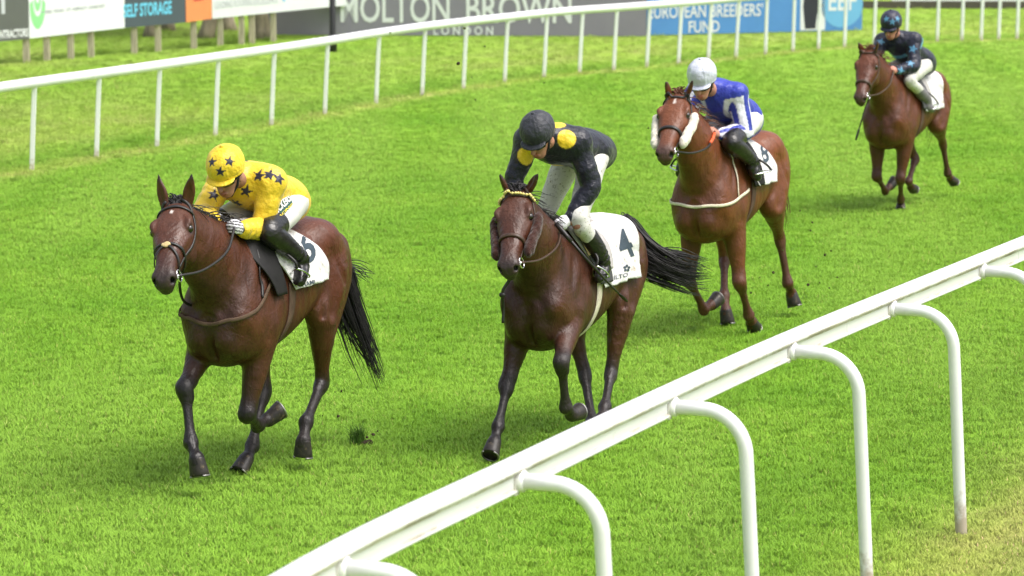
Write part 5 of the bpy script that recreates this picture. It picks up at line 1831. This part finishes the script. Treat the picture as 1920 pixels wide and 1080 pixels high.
RIDERS.append(build_rider(HORSES[2], dict(
    id='blue', seed=13, voxel=.0085, label='jockey in royal blue silks with white striped sleeves and a white helmet',
    helmet=(1316, 143, 0), neck=(1338, 170, .0), pelvis=(1386, 218), torso=.48, shR=(1283, 170, -.17), shL=(1366, 168, .17),
    elL=(1396, 247, N_), wrL=(1345, 252, N_), haL=(1322, 241, .09), elR=(1284, 236, N_), wrR=(1300, 252, N_), haR=(1310, 245, -.09),
    boot_t=.0, knL=(1372, 268, .205), anL=(1412, 302, .285), toL=(1416, 325, .30),
    sleeve=(.84, .9), pitch=22, hyaw=4, silk=(.028, .045, .36), stripes=(.72, .72, .80), cap=(.60, .62, .74), seam=1.5, cap_rough=.25, skin=(.52, .25, .18))))
RIDERS.append(build_rider(HORSES[3], dict(
    id='navy', seed=14, voxel=.010, label='jockey at the rear in navy silks with pale blue stars on cap and sleeves',
    helmet=(1671, 43, 0), neck=(1681, 73, .0), pelvis=(1721, 114), torso=.50, shR=(1642, 74, -.17), shL=(1703, 70, .17),
    elL=(1714, 123, N_), wrL=(1682, 133, N_), haL=(1666, 131, .10), elR=(1638, 106, N_), wrR=(1655, 129, N_), haR=(1660, 130, -.08),
    knL=(1706, 150, .205), anL=(1740, 190, .285), toL=(1744, 203, .30),
    pitch=16, silk=(.012, .014, .032), mark=star_mask, mark_col=(.10, .28, .46), mark_r=.052,
    marks=[(1710, 117), (1693, 134), (1712, 88), (1634, 89), (1650, 75)], band=(.10, .34, .55),
    cap=(.018, .018, .045), cap_marks=[(1675, 43), (1658, 35), (1686, 34)], cap_r=.040, breech=BREECH_MUD, boot=mat('grey_boot', (.16, .15, .16), rough=.5),
    boot_t=.45, skin=(.55, .25, .19))))

P_GREENB = mat('patch_green', (.018, .075, .060), rough=.7)
P_PATCHW = mat('patch_white', (.72, .72, .70), rough=.7)
P_PATCHY = mat('patch_yellow', (.72, .58, .05), rough=.7)
r0 = RIDERS[0]; sh_ = tuple(r0['seat'])
cast_shape(HORSES[0]['fr'], r0['breeches'], [(512, 390), (526, 378), (541, 365), (545, 373), (548, 383), (532, 403), (518, 421), (514, 405)], P_GREENB, r0['breeches'], 'patch', .006, sh_)
cast_text(HORSES[0]['fr'], r0['breeches'], 'VICKERS', [(511, 393), (541, 366), (546, 377), (516, 407)], P_PATCHW, r0['breeches'], 'lettering', .03, .010, sh_)
cast_text(HORSES[0]['fr'], r0['breeches'], 'RACING', [(517, 411), (546, 382), (547, 386), (518, 417)], P_PATCHY, r0['breeches'], 'lettering', .02, .010, sh_)

bridle(HORSES[0], dict(grackle=True, noseband=.355, nose_r=.009))
bridle(HORSES[1], dict(beads=True, sheep=SHEEP_B, sheep_r=.040, noseband=.375, leather=LEATHER_BR, nose_r=.014))
bridle(HORSES[2], dict(sheep=SHEEP_W, sheep_r=.042, noseband=.365, nose_r=.014))
bridle(HORSES[3], dict(noseband=.40, leather=LEATHER_BR, nose_r=.018))
tack(HORSES[0], RIDERS[0], dict(ink=[('6', [(556, 434), (582, 428), (594, 488), (568, 498)], 'number', .02, 1), ('HAMI', [(565, 530), (588, 524), (590, 532), (567, 539)], 'lettering', .005, 1)], flap=FLAP_BLACK, pad=CLOTH, flap_0=12, cloth=(-.02, -.62), tmax=86, top=.16, flap_x=.22, flap_x1=.02,
     breast=[([(.10, .28, 1.34), (.26, .25, 1.22), (.40, .16, 1.14), (.47, 0, 1.10), (.40, -.16, 1.14), (.26, -.25, 1.22), (.10, -.28, 1.34)], .013, WEB_GREY),
             ([(.14, .16, 1.56), (.20, .22, 1.38), (.25, .25, 1.24)], .009, LEATHER)]))
tack(HORSES[1], RIDERS[1], dict(ink=[('4', [(1148, 434), (1172, 428), (1192, 478), (1168, 488)], 'number', .02, 1), ('ILTO', [(1150, 517), (1176, 511), (1177, 518), (1150, 525)], 'lettering', .005, 1)], clover=(1174, 503, 7), cloth=(-.02, -.76), flap=FLAP_GREY, flap_top=PAD_TAN, pad=PAD_GREY, girth_m=WEB_CREAM))
tack(HORSES[2], RIDERS[2], dict(ink=[('8', [(1424, 268), (1438, 270), (1442, 306), (1426, 304)], 'number', .02, 1)], flap=FLAP_BLACK, pad=CLOTH, flare=.06, cloth=(-.02, -.60), tmax=88, top=.14, ripple=.018,
     breast=[([(.0, .28, 1.22), (.26, .26, 1.16), (.42, .15, 1.13), (.47, 0, 1.12), (.42, -.15, 1.13), (.26, -.26, 1.16), (.0, -.28, 1.22)], .012, WEB_CREAM),
             ([(.16, .13, 1.62), (.16, .24, 1.40), (.20, .27, 1.18)], .008, WEB_CREAM), ([(.16, -.13, 1.62), (.16, -.24, 1.40), (.20, -.27, 1.18)], .008, WEB_CREAM)]))
tack(HORSES[3], RIDERS[3], dict(pad=PAD_GREY, flap=FLAP_GREY))
for i, (m, g) in enumerate(((LEATHER, None), (LEATHER_BR, None), (LEATHER, RUBBER_ORANGE), (LEATHER_BR, None))):
    reins(HORSES[i], RIDERS[i], m, g)
# ------------------------------------------------------------------ whips, loose reins, flying turf
def whip(h, pts, label, r=.0085, handle=None):
    fr = h['fr']
    P = np.array([fr.plane(*p) for p in pts])
    W = np.array([fr.w(p) for p in P])
    o = W[0]
    root = empty('whip', tuple(o)); tag(root, label, 'whip')
    Q = smooth_pts(W - o, 5)
    m = MB(); m.tube(Q, np.linspace(r * 1.2, r * .7, len(Q)), 8); m.build('shaft', LEATHER, root)
    m = MB(); m.tube(Q[:4] - (Q[1] - Q[0]) * 1.0, [r * 1.7, r * 1.8, r * 1.7, r * 1.5], 8); m.build('handle', handle or LEATHER, root)
    e = Q[-1]; d = unit(Q[-1] - Q[-2])
    m = MB(); m.tube([e, e + d * .05, e + d * .10, e + d * .14], [r, r * 1.8, r * 1.8, r * 1.2], 8, flat=((0, 0, 1), .4)); m.build('flap', LEATHER, root)
whip(HORSES[1], [(1052, 430, .16), (1100, 486, .33), (1140, 530, .37), (1160, 550, .38)], 'long black whip held by the jockey in black, pointing back over the saddle')
whip(HORSES[3], [(1632, 178, -.14), (1622, 205, -.24), (1612, 238, -.28)], 'dark whip hanging down beside the neck of the last horse', r=.010)
def loose(h, pts, r, name, m):
    P = smooth_pts(np.array([h['fr'].plane(*p) for p in pts]), 6)
    mb = MB(); mb.tube(P, r, 6)
    return mb.build(name, m, h['root'])
loose(HORSES[0], [(352, 495, -.02), (340, 515, -.08), (337, 540, -.12), (346, 566, -.14), (372, 576, -.10)], .0085, 'hanging_rein', LEATHER)
o_ = loose(HORSES[1], [(962, 515, .0), (952, 530, -.04), (942, 548, -.07), (944, 575, -.08), (943, 606, -.08)], .011, 'hanging_rein', LEATHER)
f_ = Field([ellip(HORSES[1]['fr'].plane(942, 553, -.07), (.022, .022, .02), None, .01)])
V_, Q_ = f_.mesh(.005, 1); mesh_obj('knot', V_, Q_, LEATHER, o_)

earth = mat('wet_earth', (.055, .040, .026), rough=.9, spec=.2, var=.35, scale=60, bump=.004, bscale=120)
straw_blade = mat('torn_grass', (.16, .28, .03), rough=.7, var=.3, scale=40)
def clod(p, r, seed, label, group, blades=3):
    rs = np.random.default_rng(seed)
    bm = bmesh.new(); bmesh.ops.create_icosphere(bm, subdivisions=2, radius=r)
    V = np.array([v.co for v in bm.verts]); F = [[v.index for v in f.verts] for f in bm.faces]; bm.free()
    V = V * (1 + .45 * vnoise(V, 1.6 / r, seed)[:, None]) * rs.uniform(.6, 1.25, 3)
    root = empty('turf_clod', tuple(p)); tag(root, label, 'turf clod', group)
    mesh_obj('soil', V, F, earth, root, smooth=False)
    if blades:
        mb = MB()
        for _ in range(blades):
            a = unit(rs.normal(size=3)); L_ = r * rs.uniform(1.2, 3.2)
            b = unit(a + rs.normal(size=3) * .5)
            mb.tube([a * r * .5, a * r * .5 + a * L_ * .5, a * r * .5 + a * L_ * .5 + b * L_ * .5], [.0022, .002, .0006], 4)
        mb.build('blades', straw_blade, root)
groups = (
 ('small dark clod of turf flying behind the hind hooves of the lead horse', 20.3, [(640, 733, 6), (634, 781, 7), (605, 779, 3), (628, 735, 3), (700, 815, 8), (708, 808, 6), (688, 820, 7), (694, 826, 5)]),
 ('small dark clod of turf flying beside the hind legs of the horse with cream cheekpieces', 25.9,
  [(1500, 395, 4), (1523, 417, 5), (1520, 432, 5), (1547, 478, 6), (1450, 511, 6), (1515, 534, 6), (1537, 530, 4), (1408, 549, 4), (1486, 607, 4), (1558, 470, 3), (1468, 470, 3),
   (1530, 500, 3), (1570, 520, 4), (1555, 540, 4), (1440, 535, 4), (1425, 520, 3), (1480, 650, 4), (1358, 607, 4), (1352, 655, 4)]),
 ('small dark clod of turf high in the air in front of the far rail', 27.0,
  [(871, 53, 5), (731, 61, 4), (859, 119, 6), (909, 87, 4), (891, 187, 4), (1020, 155, 3), (885, 145, 3), (1216, 240, 4), (966, 412, 4), (887, 429, 3)]),
)
k_ = 0
for lab, Y, lst in groups:
    for u, v, s in lst:
        k_ += 1
        clod(at_depth(u, v, Y + .5 * math.sin(k_ * 2.3)), s * .0014 * Y / 20, 300 + k_, lab, 'clods of turf in the air', 2 + k_ % 3)
# the divot kicked up behind the lead horse: a standing tuft with soil at its foot
dv = at_depth(672, 832, 20.55)
root = empty('divot', tuple(dv)); tag(root, 'upright tuft of torn grass kicked up from the ground behind the lead horse', 'divot')
rs = np.random.default_rng(77)
V, F = [], []
for _ in range(260):
    a = rs.normal(size=2) * .022
    p = np.array([a[0], a[1], rs.uniform(-.01, .03)]); hgt = rs.uniform(.04, .12)
    d = np.array([rs.normal() * .25 - .05, rs.normal() * .25, 1.0]) * hgt
    w = unit([rs.normal(), rs.normal(), 0]) * .0022
    i = len(V); V += [p - w, p + w, p + d * .6 + w * .8, p + d * .6 - w * .8, p + d + [d[0] * .4, d[1] * .4, 0]]
    F += [(i, i + 1, i + 2, i + 3), (i + 3, i + 2, i + 4)]
mesh_obj('blades', V, F, mat('dark_grass', (.075, .16, .018), rough=.7, var=.3), root, smooth=False)
f_ = Field([ellip((.045, .0, .0), (.035, .03, .022)), ellip((.075, -.01, .012), (.014, .014, .012)), ellip((.01, .0, -.01), (.03, .03, .02))])
V_, Q_ = f_.mesh(.006, 0); mesh_obj('soil', V_ + vnoise(V_, 140, 3)[:, None] * .004, Q_, earth, root, smooth=False)
